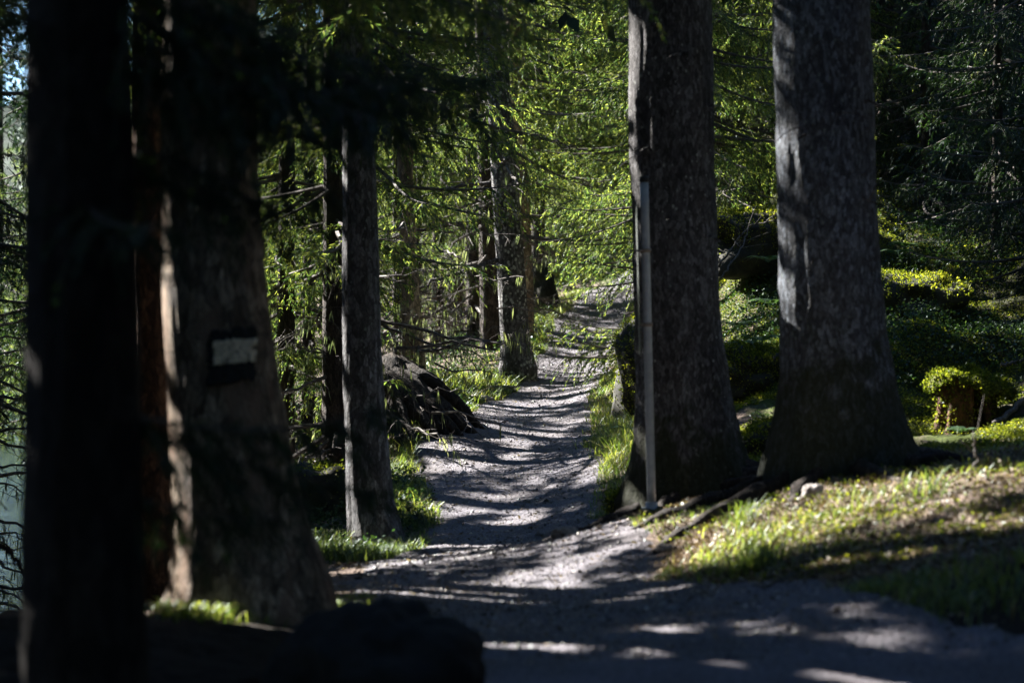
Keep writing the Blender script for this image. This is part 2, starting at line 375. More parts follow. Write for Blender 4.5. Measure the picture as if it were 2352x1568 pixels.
def lib_branch(L, rng, sp=.055, shoot=(.04, .075), wid=.0118, step=.0095, hang=.75, dead=False, lichen=0.0, curtain=1.0, wscale=1.0):
    """one bough along +x: shoots (base, dir, len, width), wood tubes; returned as quads"""
    nx = 12; tt = np.linspace(0, 1, nx)
    drop = rng.uniform(.25, .5); lift = rng.uniform(.1, .3)
    ax = np.stack([L * tt * (1 - .08 * drop), L * .06 * np.sin(tt * rng.uniform(2, 5)) * rng.choice([-1, 1]), L * (-drop * tt + lift * tt ** 2.4)], 1)
    if dead: ax += L * .022 * rng.standard_normal((nx, 3)) * tt[:, None]
    wood = MB(); r0 = .009 + .0075 * L
    wood.tube(ax, (r0 * (1 - tt) + .004) * wscale, 5, 1)
    ev = lambda t: np.array([np.interp(t, tt, ax[:, k]) for k in range(3)])
    B, D, Ln, Wd, Mt = [], [], [], [], []
    t0 = .12 if not dead else .06
    n2 = int((1 - t0) * L / sp)
    for k in range(n2):
        t = t0 + (1 - t0) * (k + rng.uniform(0, 1)) / n2; side = 1 if k % 2 else -1
        b = ev(t); tan = nrm(ev(min(1, t + .05)) - ev(max(0, t - .05)))
        s = (.20 * L ** .6 * (1 - t) ** .55 + .10) * rng.uniform(.55, 1.25) * curtain
        ang = rng.uniform(.7, 1.25)
        d = nrm(tan * math.cos(ang) + np.array([-tan[1], tan[0], 0]) * side * math.sin(ang) + np.array([0, 0, rng.uniform(-.55, .1)]))
        if dead:
            s *= rng.choice([.5, 1, 1.9]); sg = rng.uniform(-.15, .45)
            q = curve_secondary(b, d, s, sg, 5); q[1:] += s * .05 * rng.standard_normal((4, 3))
            wood.tube(q, np.linspace(.0052, .0028, 5), 3, 1)
            for j in range(rng.integers(1, 5)):
                u = rng.uniform(.25, .9); bb = q[0] + (q[-1] - q[0]) * u; bb = np.array([np.interp(u * 4, range(5), q[:, c]) for c in range(3)])
                dd = nrm(nrm(q[-1] - q[0]) + rng.standard_normal(3) * .6); q2 = curve_secondary(bb, dd, s * rng.uniform(.2, .5), .3, 3)
                wood.tube(q2, np.linspace(.0035, .0022, 3), 3, 1)
            if rng.random() < lichen:
                m = rng.integers(4, 14)
                for j in range(m):
                    u = rng.uniform(0, 1); bb = np.array([np.interp(u * 4, range(5), q[:, c]) for c in range(3)])
                    B.append(bb); D.append(nrm(np.array([*rng.normal(0, .12, 2), -1]))); Ln.append(rng.uniform(.05, .20)); Wd.append(rng.uniform(.008, .02)); Mt.append(2)
            continue
        sag = rng.uniform(.3, 1.0) * hang * (1.25 - t * .6)
        q = curve_secondary(b, d, s, sag, 6)
        wood.tube(q, np.linspace(.0035, .0016, 6), 3, 1)
        m = max(3, int(s / step)); u = np.clip((np.arange(m) + rng.uniform(0, 1, m)) / m, .06, 1)
        bb = np.stack([np.interp(u * 5, range(6), q[:, c]) for c in range(3)], 1)
        tn = nrm(np.gradient(q, axis=0)); tg = nrm(np.stack([np.interp(u * 5, range(6), tn[:, c]) for c in range(3)], 1))
        sd_ = nrm(np.cross(tg, rng.standard_normal((m, 3)) * .5 + np.array([0, 0, 1.0]))) * np.where(np.arange(m) % 2, 1, -1)[:, None]
        dd = nrm(tg * .85 + sd_ * rng.uniform(.3, .75, (m, 1)) + rng.normal(0, .18, (m, 3)) + np.array([0, 0, -.15]))
        dd[-1] = tg[-1]
        B += list(bb); D += list(dd); Ln += list(rng.uniform(*shoot, m) * (1.15 - .35 * u)); Wd += [wid * rng.uniform(.8, 1.3)] * m; Mt += [0] * m
        if lichen and rng.random() < lichen * .4:
            for j in range(5):
                B.append(b + (q[2] - b) * rng.random()); D.append(nrm(np.array([*rng.normal(0, .1, 2), -1]))); Ln.append(rng.uniform(.05, .18)); Wd.append(.014); Mt.append(2)
    if B:
        B, D = np.array(B), nrm(np.array(D)); Ln, Wd = np.array(Ln)[:, None], np.array(Wd)[:, None]
        s = nrm(np.cross(D, rng.standard_normal(D.shape)))
        q = np.stack([B, B + D * Ln * .42 + s * Wd / 2, B + D * Ln, B + D * Ln * .42 - s * Wd / 2], 1)
        Mt = np.array(Mt, np.int32)
    else: q = np.zeros((0, 4, 3)); Mt = np.zeros(0, np.int32)
    return q, Mt, (np.concatenate(wood.v), np.concatenate(wood.f) if False else np.concatenate([f for f in wood.f]))

r1 = np.random.default_rng(3)
LENS = [.8, 1.3, 1.8, 2.4, 3.0]
LIB = {'near': [], 'hi': [], 'mid': [], 'lo': [], 'dead': [], 'deadlo': []}
for L in LENS:
    for k in range(3):
        LIB['near'].append((L, lib_branch(min(L, 2.4), r1, .035, (.04, .07), .0125, .009, wscale=.5, curtain=1.2)) if L < 2.5 else LIB['near'][-1])
        LIB['hi'].append((L, lib_branch(L, r1, .055, lichen=.10, curtain=1.25, hang=1.0)))
        LIB['mid'].append((L, lib_branch(L, r1, .085, (.07, .12), .024, .021, curtain=1.2, hang=1.0)))
        LIB['lo'].append((L, lib_branch(L, r1, .20, (.18, .32), .105, .09)))
        LIB['dead'].append((L, lib_branch(L, r1, .13, dead=True, lichen=.28)))
        LIB['deadlo'].append((L, lib_branch(L, r1, .22, dead=True)))

E1 = nrm(np.cross(SUN, [0, 0, 1.0])); E2 = np.cross(E1, SUN)
SHAFTS = []       # gaps cut in the boughs to let sun onto chosen spots: (u, v, w, ru, rv, keep)
def shaft(p, ru, rv=None, keep=0.0, dap=-9, slack=.35, amp=.45):
    p = np.asarray(p, float); ru += .13; rv = (rv or ru) + .10; SHAFTS.append((p @ E1, p @ E2, p @ SUN + slack, ru, rv or ru, keep, amp, dap))
def cull(c, rng, slack=0.0):
    """False where a shoot would stand in one of the gaps"""
    ok = np.ones(len(c), bool)
    if not SHAFTS or len(c) == 0: return ok
    u, v, w = c @ E1, c @ E2, c @ SUN
    nz = None
    for (su, sv, sw, ru, rv, keep, amp, dap) in SHAFTS:
        near = (w > sw + slack) & (abs(u - su) < ru * 1.6) & (abs(v - sv) < rv * 1.6)
        if not near.any(): continue
        i = np.where(near)[0]
        r = np.sqrt(((u[i] - su) / ru) ** 2 + ((v[i] - sv) / rv) ** 2) + amp * fbm(u[i] * 2.2, v[i] * 2.2, 0, 41, 2)
        if dap > -2: r = np.where(fbm(u[i] * 4.2, v[i] * 7.5, 0, 43, 2) > dap, r, 9)
        kill = (r < 1) & (rng.random(len(i)) > keep)
        ok[i[kill]] = False
    return ok

def rot(az, pitch, roll=0.0):
    ca, sa, cp, sp_, cr, sr = math.cos(az), math.sin(az), math.cos(pitch), math.sin(pitch), math.cos(roll), math.sin(roll)
    Rz = np.array([[ca, -sa, 0], [sa, ca, 0], [0, 0, 1]]); Ry = np.array([[cp, 0, -sp_], [0, 1, 0], [sp_, 0, cp]]); Rx = np.array([[1, 0, 0], [0, cr, -sr], [0, sr, cr]])
    return Rz @ Ry @ Rx

def add_branch(mb, kind, L, base, az, pitch, rng, scale=None, docull=True):
    k = int(np.argmin([abs(L - q) for q in LENS])) * 3 + rng.integers(0, 3)
    L0, (q, mt, (wv, wf)) = LIB[kind][k]
    s = (scale or 1.0) * L / L0; R = rot(az, pitch, rng.normal(0, .12)) * s
    if rng.random() < .5: R = R @ np.diag([1, -1, 1])
    base = np.asarray(base, float)
    if len(q):
        w = q @ R.T + base
        ok = cull(w[:, 2], rng) if docull else np.ones(len(w), bool)
        for m in (0, 2):
            sel = w[ok & (mt == m)]
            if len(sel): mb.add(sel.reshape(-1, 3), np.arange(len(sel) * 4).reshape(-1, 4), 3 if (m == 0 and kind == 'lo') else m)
    wvv = wv @ R.T + base
    if docull and SHAFTS:
        vo = cull(wvv, rng, .8); f = wf[vo[wf].all(1)]
    else: f = wf
    mb.add(wvv, f, 1)

def in_view(p, mx=260, my=260):
    if p[1] < 2: return False
    x = 1176 + p[0] / p[1] * FPX; y = 784 - p[2] / p[1] * FPX
    return -mx < x < 2352 + mx and -my < y < 1568 + my

def make_crown(axis, z0, H, rng, rbase=.9, spread=3.0, whorl=.42, per=4, dead_to=None, hi='hi', az_bias=None, cullit=True, zlow_len=None, dead_from=None, thin=1.0, noview=False):
    """boughs in whorls from height z0 (world) to H; axis(z) gives the trunk centre"""
    mb = MB(); z = z0 if dead_from is None else dead_from
    while z < H:
        fr = (z - z0) / (H - z0) if z > z0 else 0
        vis = in_view(axis(z))
        step = whorl if z < z0 + 6 else whorl * 1.5
        n = per if vis else per + 2
        L = spread * (1 - fr) ** .75 * (1 if zlow_len is None else 1)
        for j in range(n):
            az = rng.uniform(0, 2 * np.pi); Lb = np.clip(L * rng.uniform(.6, 1.15), .5, 4.2)
            isdead = dead_to is not None and z < dead_to and rng.random() < min(1, (dead_to - z) / 1.0 + .25)
            if z < z0 and not isdead: continue
            if rng.random() > thin: continue
            zz = z + rng.uniform(-.15, .15); b = axis(zz)
            tip = b + np.array([math.cos(az), math.sin(az), 0]) * Lb * .6
            mg = 1500 if tip[1] < 19 else 90
            v = in_view(tip, mg, mg)
            dist = tip[1]
            if noview and in_view(tip + np.array([math.cos(az), math.sin(az), 0]) * Lb * .4 - [0, 0, .8], 60, 60): continue
            if isdead: kd = 'dead' if (v and dist < 60) else 'deadlo'
            else: kd = ('lo' if not v else (hi if dist < 44 else 'mid'))
            add_branch(mb, kd, Lb, b, az, rng.uniform(-.15, .25) + .5 * max(0, fr - .4), rng, docull=cullit)
        z += step
    return mb
M['mosssolid'] = mat_simple('moss_cushion', (.05,.06,.012), (.12,.13,.03), 30, .95, .8, .03)
M['chips'] = mat_leaf('stone_chips', (.10,.09,.09), (.24,.215,.21), (.42,.39,.38), .0, .05)
# (pixel x, pixel y, depth, half width across the sun, half height, share of shoots kept)
SHAFT_LIST = [
 # path
 (1150, 1210, 20.5, .8, .30, .0, -.35), (1250, 1120, 22.5, .8, .3, .0, .05), (1100, 1060, 25, 1.0, .25, .0, -.05), (1250, 1000, 27, .8, .3, .0, -.05), (1250, 930, 29.8, 1.1, .4, .0, -.3),
 (1300, 850, 34, 1.0, .4, .0, -.3), (1330, 780, 38, 1.0, .4, .0, -.25), (1400, 665, 49, 1.8, .9, .0), (1440, 640, 57, 2, 1, 0),
 (1050, 900, 32, 1.2, .5, .0, -.1), (1130, 870, 34, .8, .5, .0, -.05), (1250, 760, 40, .8, .4, .0, -.05),
 # foreground crest and grass bank
 (930, 1378, 14.0, .7, .26, .0, -.8), (1080, 1350, 14.8, .7, .20, .0, -.6), (1200, 1320, 15.3, .6, .15, .0, -.4), (1350, 1295, 15.5, .6, .15, .0, -.3), (1000, 1290, 17.5, 1.0, .15, .0, .1), (1450, 1215, 16.6, .7, .22, .0, -.3),
 (1700, 1230, 14.8, .55, .25, .0, -.7), (1900, 1180, 14.9, .5, .25, .0, -.7), (2100, 1130, 15.0, .5, .25, .0, -.7), (2300, 1090, 15.2, .5, .25, .0, -.7), (1600, 1320, 13.8, .8, .22, .0, -.2), (1950, 1280, 13.4, .9, .15, .0, .1), (2250, 1190, 13.6, .9, .14, .0, .1),
 (2000, 1375, 11.9, .35, .08, .0, -.3), (700, 1430, 12.8, .5, .16, .0, -.5), (610, 1398, 13.3, .45, .16, .0, -.4), (500, 1420, 12.6, .3, .14, 0, -.4),
 (1780, 1240, 14.4, .4, .16, 0, -.5), (2000, 1190, 14.4, .4, .16, 0, -.5), (2200, 1150, 14.5, .4, .16, 0, -.5), (2320, 1120, 14.5, .4, .16, 0, -.5), (1600, 1260, 15.2, .4, .16, 0, -.5),
 # grass left
 (980, 1200, 21.5, .6, .25, 0, -.7), (900, 1262, 19.6, .6, .15, 0, -.6), (1000, 1262, 18.8, .4, .12, 0, -.5), (760, 1280, 19.2, .3, .15, 0, -.3),
 # trunk edges
 (420, 900, 12.9, .3, .8, .0, -.5), (440, 1280, 12.9, .3, .5, .0, -.5), (378, 520, 12.9, .25, .6, 0, -.3), (370, 130, 12.9, .2, .2, 0), (795, 1080, 20.4, .25, .55, .0, -9), (792, 680, 20.4, .25, .9, .0, -.45), (1460, 225, 17.9, .25, .25, .0), (1480, 1020, 17.2, .15, .5, .2, -.1), (1150, 600, 33, .3, 1.5, .0, 0), (800, 560, 20.5, .2, .4, 0, 0), (330, 800, 16.1, .25, .25, 0), (1650, 1180, 15.6, .3, .15, 0),
 # sunlit spruces behind the path
 (1330, 330, 36, 1.8, 2.0, .0, -.3, 3.5), (1380, 560, 36, 1.5, 1.4, 0, -9, 3.5), (1380, 740, 30, 1.0, .8, 0, -9, 2.6), (1350, 500, 30, 1.2, 1.1, 0, -.4, 2.6), (1350, 350, 31, 1.6, 1.3, 0, -9, 1.6), (1350, 180, 34, 2.0, 1.4, 0, -.25, 2), (1300, 400, 46, 3.0, 3.2, .0, -.6, 4.0), (1250, 200, 52, 3, 2.5, .0, -.1, 5),
 (1430, 840, 27, .35, .35, .1),
 # left background
 (1000, 700, 38, 1.7, 1.3, .0, -.25, 3), (1020, 450, 42, 2.0, 1.3, .0, -.05, 3), (650, 750, 27.5, .9, 1.1, .0, 0, 2), (700, 500, 28, .9, .9, .0, .1, 2), (900, 600, 44, 2.2, 1.8, .0, -.2, 3), (1000, 600, 52, 3.5, 3, 0, -.2, 4), (900, 250, 40, 2, 1.5, 0, .15), (1080, 120, 36, 1.4, 1.4, 0, 0), (330, 200, 14, .3, .5, 0, 0),
 # mossy hill
 (1720, 560, 29, .55, .6, .1), (1720, 820, 25, .5, .5, .3), (1750, 960, 21.5, .4, .25, .2), (2100, 600, 28, .6, .25, .15), (2080, 700, 26.5, .7, .35, .1), (2230, 780, 25, .9, .3, .1), (2200, 850, 22, .5, .14, .15),
 (2160, 920, 21, .12, .2, .2), (2300, 990, 19.5, .6, .1, .3), (2060, 330, 36, .5, .3, .2, .1), (2230, 250, 38, .5, .25, .3, .1), (1700, 200, 42, 1.0, 1.0, .4),
]
G_FAR = 'spruces of the dense forest behind the path'
G_OFF = 'unseen spruces added to shade the path from the lake side'
FILL = [
 # left bank
 (655, 27.5, 19, 1.9, 1.0, 0, 'spruce with drooping green boughs between the blazed and the cracked trunk', dict(r=.11)),
 (535, 36, 20, 2.2, 1.4, 1.2, 'spruce behind the blazed trunk above the lake shore', {}),
 (708, 33, 18, 1.9, 1.6, 1.9, 'slender spruce with bare lower twigs left of the dark slim one', dict(r=.09)),
 (850, 41, 20, 2.2, 2.6, 2.8, 'spruce hidden behind the grey cracked trunk', dict(r=.13)),
 (1005, 44, 20, 2.3, 2.2, 3.0, 'bare twigged spruce in the thicket between the knotty and the spotted trunk', dict(r=.12)),
 (1045, 50, 21, 2.5, 1.6, 2.0, 'spruce deep in the thicket left of the spotted trunk', {}),
 (930, 54, 22, 2.6, 1.8, 1.5, 'spruce far behind the knotty brown trunk', {}),
 (1150, 60, 22, 3.0, 1.2, 0, 'tall spruce far behind the spotted trunk', {}),
 (470, 33, 20, 2.3, 1.6, 1.6, 'spruce seen in slits beside the blazed trunk', {}),
 (185, 31, 21, 2.4, 1.6, 0, 'shore spruce almost hidden behind the near black trunk', dict(needle='needle_dark')),
 (320, 44, 21, 2.6, 1.6, 1.0, 'spruce on the shore behind the reddish trunk', {}),
 (-110, 25, 20, 2.0, 3.4, 3.2, 'spruce at the left edge of the picture with hanging boughs', dict(thin=.8, needle='needle_dark')),
 # first, trees added to keep sun off the slope; then right of the path
 (1192, 46, 23, 2.6, 3.6, 0, 'added tall spruce shading the slope, right behind the spotted trunk', {}),
 (1126, 45, 23, 2.6, 3.4, 0, 'added tall spruce shading the slope, right behind the dark trunk left of the spotted one', {}),
 (1088, 47, 23, 2.6, 3.0, 0, 'added tall spruce shading the slope, lined up behind the slender dark one', {}),
 (946, 41, 23, 2.6, 3.2, 0, 'added tall spruce shading the slope, lined up behind the knotty brown trunk', {}),
 (836, 47, 23, 2.8, 2.6, 0, 'added tall spruce shading the slope, lined up behind the grey cracked trunk', {}),
 (1585, 45, 23, 2.8, 2.0, 0, 'added tall spruce shading the slope, behind the young one that overhangs the path', {}),
 (1540, 56, 23, 3.0, 1.0, 0, 'added far spruce shading the slope, lined up behind the massive trunk by the pole', {}),
 (1900, 34, 23, 2.8, 2.0, 0, 'spruce on the slope right behind the bluish trunk', {}),
 (1960, 42, 23, 2.8, 2.0, 0, 'second spruce on the slope behind the bluish trunk', {}),
 (2125, 33, 8, 1.7, .1, 0, 'young dark spruce on the slope right of the bluish trunk', dict(needle='needle_dark', r=.07)),
 (2290, 30, 8, 1.8, .1, 0, 'young dark spruce filling the right edge of the slope', dict(needle='needle_dark', r=.07)),
 (2400, 27, 9, 1.9, .1, 0, 'young dark spruce past the right edge', dict(needle='needle_dark', r=.08)),
 (2220, 35, 8, 1.8, .1, 0, 'young dark spruce farther up the slope', dict(needle='needle_dark', r=.07)),
 (2040, 38, 9, 1.8, .1, 0, 'young dark spruce beside the dark trunk on the slope', dict(needle='needle_dark', r=.07)),
 (2150, 56, 23, 3.2, .5, 0, 'bushy spruce closing the view over the hillside', dict(per=7)),
 (2250, 58, 23, 3.2, .5, 0, 'bushy spruce closing the view over the hillside, right one', dict(per=7)),
 (2080, 66, 23, 3.2, .5, 0, 'bushy spruce closing the view beside the bluish trunk', dict(per=7)),
 (2370, 55, 23, 3.2, .5, 0, 'bushy spruce at the very corner of the hillside', dict(per=7)),
 (1560, 37, 22, 2.9, 2.0, 0, 'sunlit yellow green spruce reaching over the path behind the pole', dict(r=.14, per=6, whorl=.36)),
 (1500, 47, 23, 3.2, 1.5, 0, 'sunlit spruce beyond the upper bend of the path', dict(per=6)),
 (1235, 52, 21, 3.0, .4, 0, 'bushy spruce above the dark boulder', dict(per=6)),
 (1340, 70, 24, 3.6, .3, 0, 'spruce closing the view above the end of the path', dict(per=6)),
 (1440, 76, 24, 3.6, .3, 0, 'tall spruce behind the end of the path, right one', dict(per=6)),
 (1690, 39, 22, 2.5, 1.6, 3.0, 'dark twiggy spruce between the two massive trunks', dict(r=.1)),
 (1760, 50, 23, 2.8, .8, 1.2, 'spruce higher up the slope between the two massive trunks', {}),
 (1660, 58, 23, 3.0, .5, 0, 'far spruce showing right of the trunk behind the pole', {}),
 (2060, 48, 23, 2.6, 2.5, 5.0, 'bare twigged spruce on the hillside right of the bluish trunk', {}),
 (2210, 50, 23, 2.8, 3.4, 4.5, 'spruce in the dark upper right of the hillside', {}),
 (2330, 45, 23, 2.6, 2.6, 3.0, 'spruce at the right edge high on the hillside', {}),
 (2010, 62, 24, 3.0, .8, 1.0, 'far spruce at the top of the slope', {}),
 (2290, 64, 24, 3.2, .8, 1.0, 'far spruce at the top right corner', {}),
]
SHADERS = [(-5.95, 22.65, 21, 2.4, 2.0, dict(fixed=True)), (-3.75, 14.0, 19, 1.9, .5, dict(fixed=True)), (-4.4, 13.5, 20, 2.3, .8, dict(fixed=True)), (-6.1, 15.3, 20, 2.5, 1.0, dict(fixed=True)), (-5.5, 22, 21, 2.3, 2.0), (-6.6, 22.1, 21, 2.3, 2.0), (-7.0, 24.3, 21, 2.4, 2.0), (-8.4, 24.0, 22, 2.4, 2.0), (-9.4, 26.3, 22, 2.6, 2.0), (-5.2, 14.4, 20, 2.3, 1.0), (-7.3, 16.3, 21, 2.6, 1.0), (-9.0, 17.4, 21, 2.6, 1.2), (-8.4, 14.6, 21, 2.8, 1.4), (-10.6, 20.0, 21, 2.8, 1.4), (-6.3, 23.0, 21, 2.6, 1.8), (-7.4, 25.0, 21, 2.6, 1.8), (-12, 21.5, 22, 3.2, 1.5), (-14.5, 23.6, 22, 3.2, 1.5), (-17.5, 29, 22, 3.2, 1.5), (-12, 31, 22, 3.0, 1.5), (-15, 20, 22, 3.2, 1.5), (-18.5, 24, 22, 3.2, 1.5), (-9.5, 34, 21, 2.8, 1.5, dict(thin=.9)), (-12, 38, 21, 3.0, 1.5), (-14, 44, 21, 3.0, 1.5), (-15, 36, 22, 3, 1.5), (-21, 33, 22, 3.2, 1.5),
 (-4.1, 15.8, 20, 2.3, 1.0), (-4.8, 18.4, 20, 2.3, 1.2), (-6.5, 15.5, 21, 2.6, 1.6), (-5.4, 21, 21, 2.4, 2.0), (-7.5, 22, 22, 2.6, 2.0, dict(thin=.8)), (-9.5, 17.5, 22, 2.8, 1.6), (-4.8, 11.5, 20, 2.6, 1.2), (-7.6, 11.5, 20, 2.8, 1.6), (-10.5, 25, 22, 2.8, 1.5, dict(thin=.8)), (-8.5, 29, 21, 2.6, 1.5, dict(thin=.8)),
 (3.6, 6.5, 22, 3.0, 3.0), (-3.2, 3.5, 21, 3.0, 2.6), (2.8, .5, 21, 3.2, 2.6), (-.8, -3.5, 21, 3.2, 2.6), (5.6, 12.5, 22, 3.2, 3.5), (-5.5, 6.5, 20, 3.0, 2.0), (7.5, 18, 22, 3.2, 2.5), (6.5, 3, 22, 3.2, 2.5), (8.6, 26, 22, 3.0, 2.0)]  # unseen trees added up-sun and around the camera to shade chosen spots
GRASS = [  # pixel x, depth, count, half width, half depth, height
 (1700, 14.6, 252, .16, .30, .15), (1780, 14.5, 252, .25, .3, .11), (1890, 14.4, 240, .3, .3, .09), (2010, 14.6, 228, .3, .3, .10), (2130, 15.0, 180, .3, .3, .12), (2250, 15.2, 132, .3, .3, .09), (2350, 15.2, 120, .3, .3, .12),
 (1745, 13.7, 300, .08, .1, .25), (1650, 14.2, 300, .2, .2, .12), (1560, 13.9, 360, .25, .25, .08), (1830, 13.6, 420, .3, .2, .08), (2140, 14.5, 36, .04, .05, .26), (1975, 14.6, 18, .03, .04, .26), (1700, 15.3, 96, .05, .06, .24),
 (2000, 11.9, 900, .22, .12, .09), (2060, 11.3, 500, .3, .2, .13), (2250, 11.5, 700, .3, .3, .13), (1500, 16.6, 900, .35, .15, .06), (1620, 16.2, 500, .25, .15, .07), (1380, 16.9, 500, .25, .12, .06),
 (600, 13.4, 900, .28, .14, .10), (460, 12.5, 700, .15, .1, .13), (530, 12.7, 500, .2, .1, .11), (720, 13.6, 500, .2, .12, .08), (800, 14.4, 300, .2, .15, .06),
 (760, 19.2, 900, .22, .18, .24), (850, 19.3, 1100, .28, .16, .20), (960, 19.4, 900, .25, .14, .14), (1040, 19.0, 400, .2, .1, .08), (730, 20.2, 500, .15, .2, .28),
 (950, 21.3, 700, .18, .22, .18), (920, 22.5, 500, .15, .3, .22), (905, 24.2, 250, .12, .3, .26), (940, 25.0, 120, .1, .3, .3),
 (1090, 30.5, 900, .28, .6, .22), (1060, 31.5, 700, .25, .7, .30), (1110, 32, 600, .25, .5, .30), (1165, 32.4, 500, .2, .3, .18), (1120, 29.4, 1200, .3, .4, .07), (1200, 33.0, 400, .18, .3, .16), (1240, 36, 900, .18, 1.6, .16), (1262, 42, 700, .2, 1.4, .2), (1230, 40, 600, .25, 1.2, .2),
 (1385, 24.2, 700, .12, .7, .22), (1400, 22.6, 700, .16, .5, .18), (1425, 25, 500, .12, .4, .28), (1440, 23.3, 400, .1, .3, .30), (1395, 27.5, 600, .12, 1.0, .16), (1400, 30, 500, .12, 1.0, .14), (1385, 21.2, 500, .18, .4, .12), (1400, 19.7, 600, .2, .3, .10), (1350, 18.6, 500, .25, .2, .07),
 (1290, 17.9, 300, .12, .1, .08), (2210, 18, 700, .6, .5, .08), (2320, 18, 600, .4, .5, .10), (1680, 18.6, 300, .2, .2, .1),
]
# ------------------------------------------------------------------ trees
def trunk_axis(prof, d):
    """prof: (centre x, y, width) in picture pixels, at depth d, top to bottom"""
    a = np.array([[*P(cx, y, d), w / FPX * d / 2] for cx, y, w in prof]); a = a[np.argsort(a[:, 2])]
    return a
def make_tree(name, prof, d, H, bark, label, cat='spruce', group=None, seed=0, crown=None, lobes=0.0, nlobe=5, segs=56, deads=(), boughs=(), sink=.35, needle='needle', roots=(), rough=.035, knots=0):
    rng = np.random.default_rng(seed + 100)
    a = trunk_axis(prof, d); bx, by = a[0, 0], d; bz = gz1(bx, by)
    slope = (a[-1, :2] - a[-2, :2]) / max(a[-1, 2] - a[-2, 2], .3) * .4
    z0 = min(a[0, 2], bz) - sink
    def ax(z):
        z = float(z)
        if z <= a[-1, 2]: return np.array([np.interp(z, a[:, 2], a[:, 0]), d, z])
        k = z - a[-1, 2]; return np.array([a[-1, 0] + slope[0] * min(k, 5), d, z])
    def rad(z):
        if z <= a[-1, 2]: return np.interp(z, a[:, 2], a[:, 3])
        return a[-1, 3] * max(0.03, 1 - (z - a[-1, 2]) / (H - a[-1, 2]))
    root = empty(name, (ax(bz)[0], d, bz), label, cat, group)
    loc = np.array([ax(bz)[0], d, bz])
    zs = np.concatenate([np.linspace(z0, bz + 1.2, 40), np.linspace(bz + 1.25, min(H - .5, d * .16 + 1.0), max(8, int(24 * (d * .16 + 1 - bz) / 4))), np.linspace(d * .16 + 1.5, H, 14)])
    zs = np.unique(zs[(zs < H)]); th = np.linspace(0, 2 * np.pi, segs, endpoint=False)
    C = np.array([ax(z) for z in zs]); R = np.array([rad(z) for z in zs])
    Th, Z = np.meshgrid(th, zs)
    h = np.clip((Z - bz), 0, 9)
    rr = R[:, None] * (1 + rough * fbm(np.cos(Th) * 3 + seed, np.sin(Th) * 3, Z * 1.3, seed, 3) + .018 * (1 + 1.5 * np.exp(-h / .5)) * fbm(np.cos(Th) * 14 + seed, np.sin(Th) * 14, Z * 5, seed + 3, 3))
    if lobes:
        ph = rng.uniform(0, 6.28, nlobe); am = rng.uniform(.5, 1, nlobe)
        lb = sum(am[i] * np.maximum(0, np.cos(Th - ph[i])) ** 9 for i in range(nlobe))
        rr = rr * (1 + lobes * lb * np.exp(-h / .22) ) * (1 - .12 * np.exp(-h / .3))
    g = np.stack([C[:, None, 0] + rr * np.cos(Th), C[:, None, 1] + rr * np.sin(Th), Z], -1) - loc
    mb = MB(); mb.grid(g, 0, True)
    mb.build('trunk', M[bark], root)
    for (az, L, r, dz) in roots:      # roots creeping away over the ground
        t = np.linspace(0, 1, 16); r0 = rad(bz + .1) * .5
        wob = .12 * L * np.sin(t * 4 + az)
        x = loc[0] + np.cos(az) * (r0 + (L + .3) * t) - np.sin(az) * wob * t; y = d + np.sin(az) * (r0 + (L + .3) * t) + np.cos(az) * wob * t
        z = ground_z(x, y, False) + dz * .3 * (1 - t) ** 2.2 + r * .25 * (1 - t) - .3 * r
        mb = MB(); mb.tube(np.stack([x, y, z + .012], 1) - loc, r * (1 - .8 * t), 12, 0, .5, seed)
        mb.build('root', M['root'], root)
    for (py, az, L, r, curve) in deads:      # single thick dead limbs that can be told apart
        z = (784 - py) / FPX * d; b = ax(z); t = np.linspace(0, 1, 22)
        dirn = np.array([math.cos(az), math.sin(az), 0])
        pp = b + dirn * (t * L)[:, None] + np.array([0, 0, 1.0]) * (curve[0] * t + curve[1] * t ** 2)[:, None] * L + .012 * L * rng.standard_normal((22, 3)) * t[:, None]
        mb = MB(); mb.tube(pp - loc, r * (1 - .8 * t) + .003, 7, 0, .15, seed)
        for j in range(int(L * 5)):
            u = rng.uniform(.2, .95); q0 = np.array([np.interp(u, t, pp[:, c]) for c in range(3)])
            dd = nrm(dirn * rng.uniform(.1, .8) + rng.normal(0, .6, 3)); l = rng.uniform(.15, .6)
            q = curve_secondary(q0, dd, l, rng.uniform(-.1, .6), 5); mb.tube(q - loc, np.linspace(.007, .003, 5), 4, 0)
        mb.build('branch', M['limb'], root)
    if crown is not None or boughs:
        cm = make_crown(ax, rng=rng, H=H, **crown) if crown is not None else MB()
        for (py, azd, L, kd, pitch, *sc) in boughs:
            z = (784 - py) / FPX * d
            add_branch(cm, kd, L, ax(z), math.radians(azd), math.radians(pitch), rng, sc[0] if sc else None)
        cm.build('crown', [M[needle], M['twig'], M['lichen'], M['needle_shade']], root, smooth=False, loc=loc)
    return root

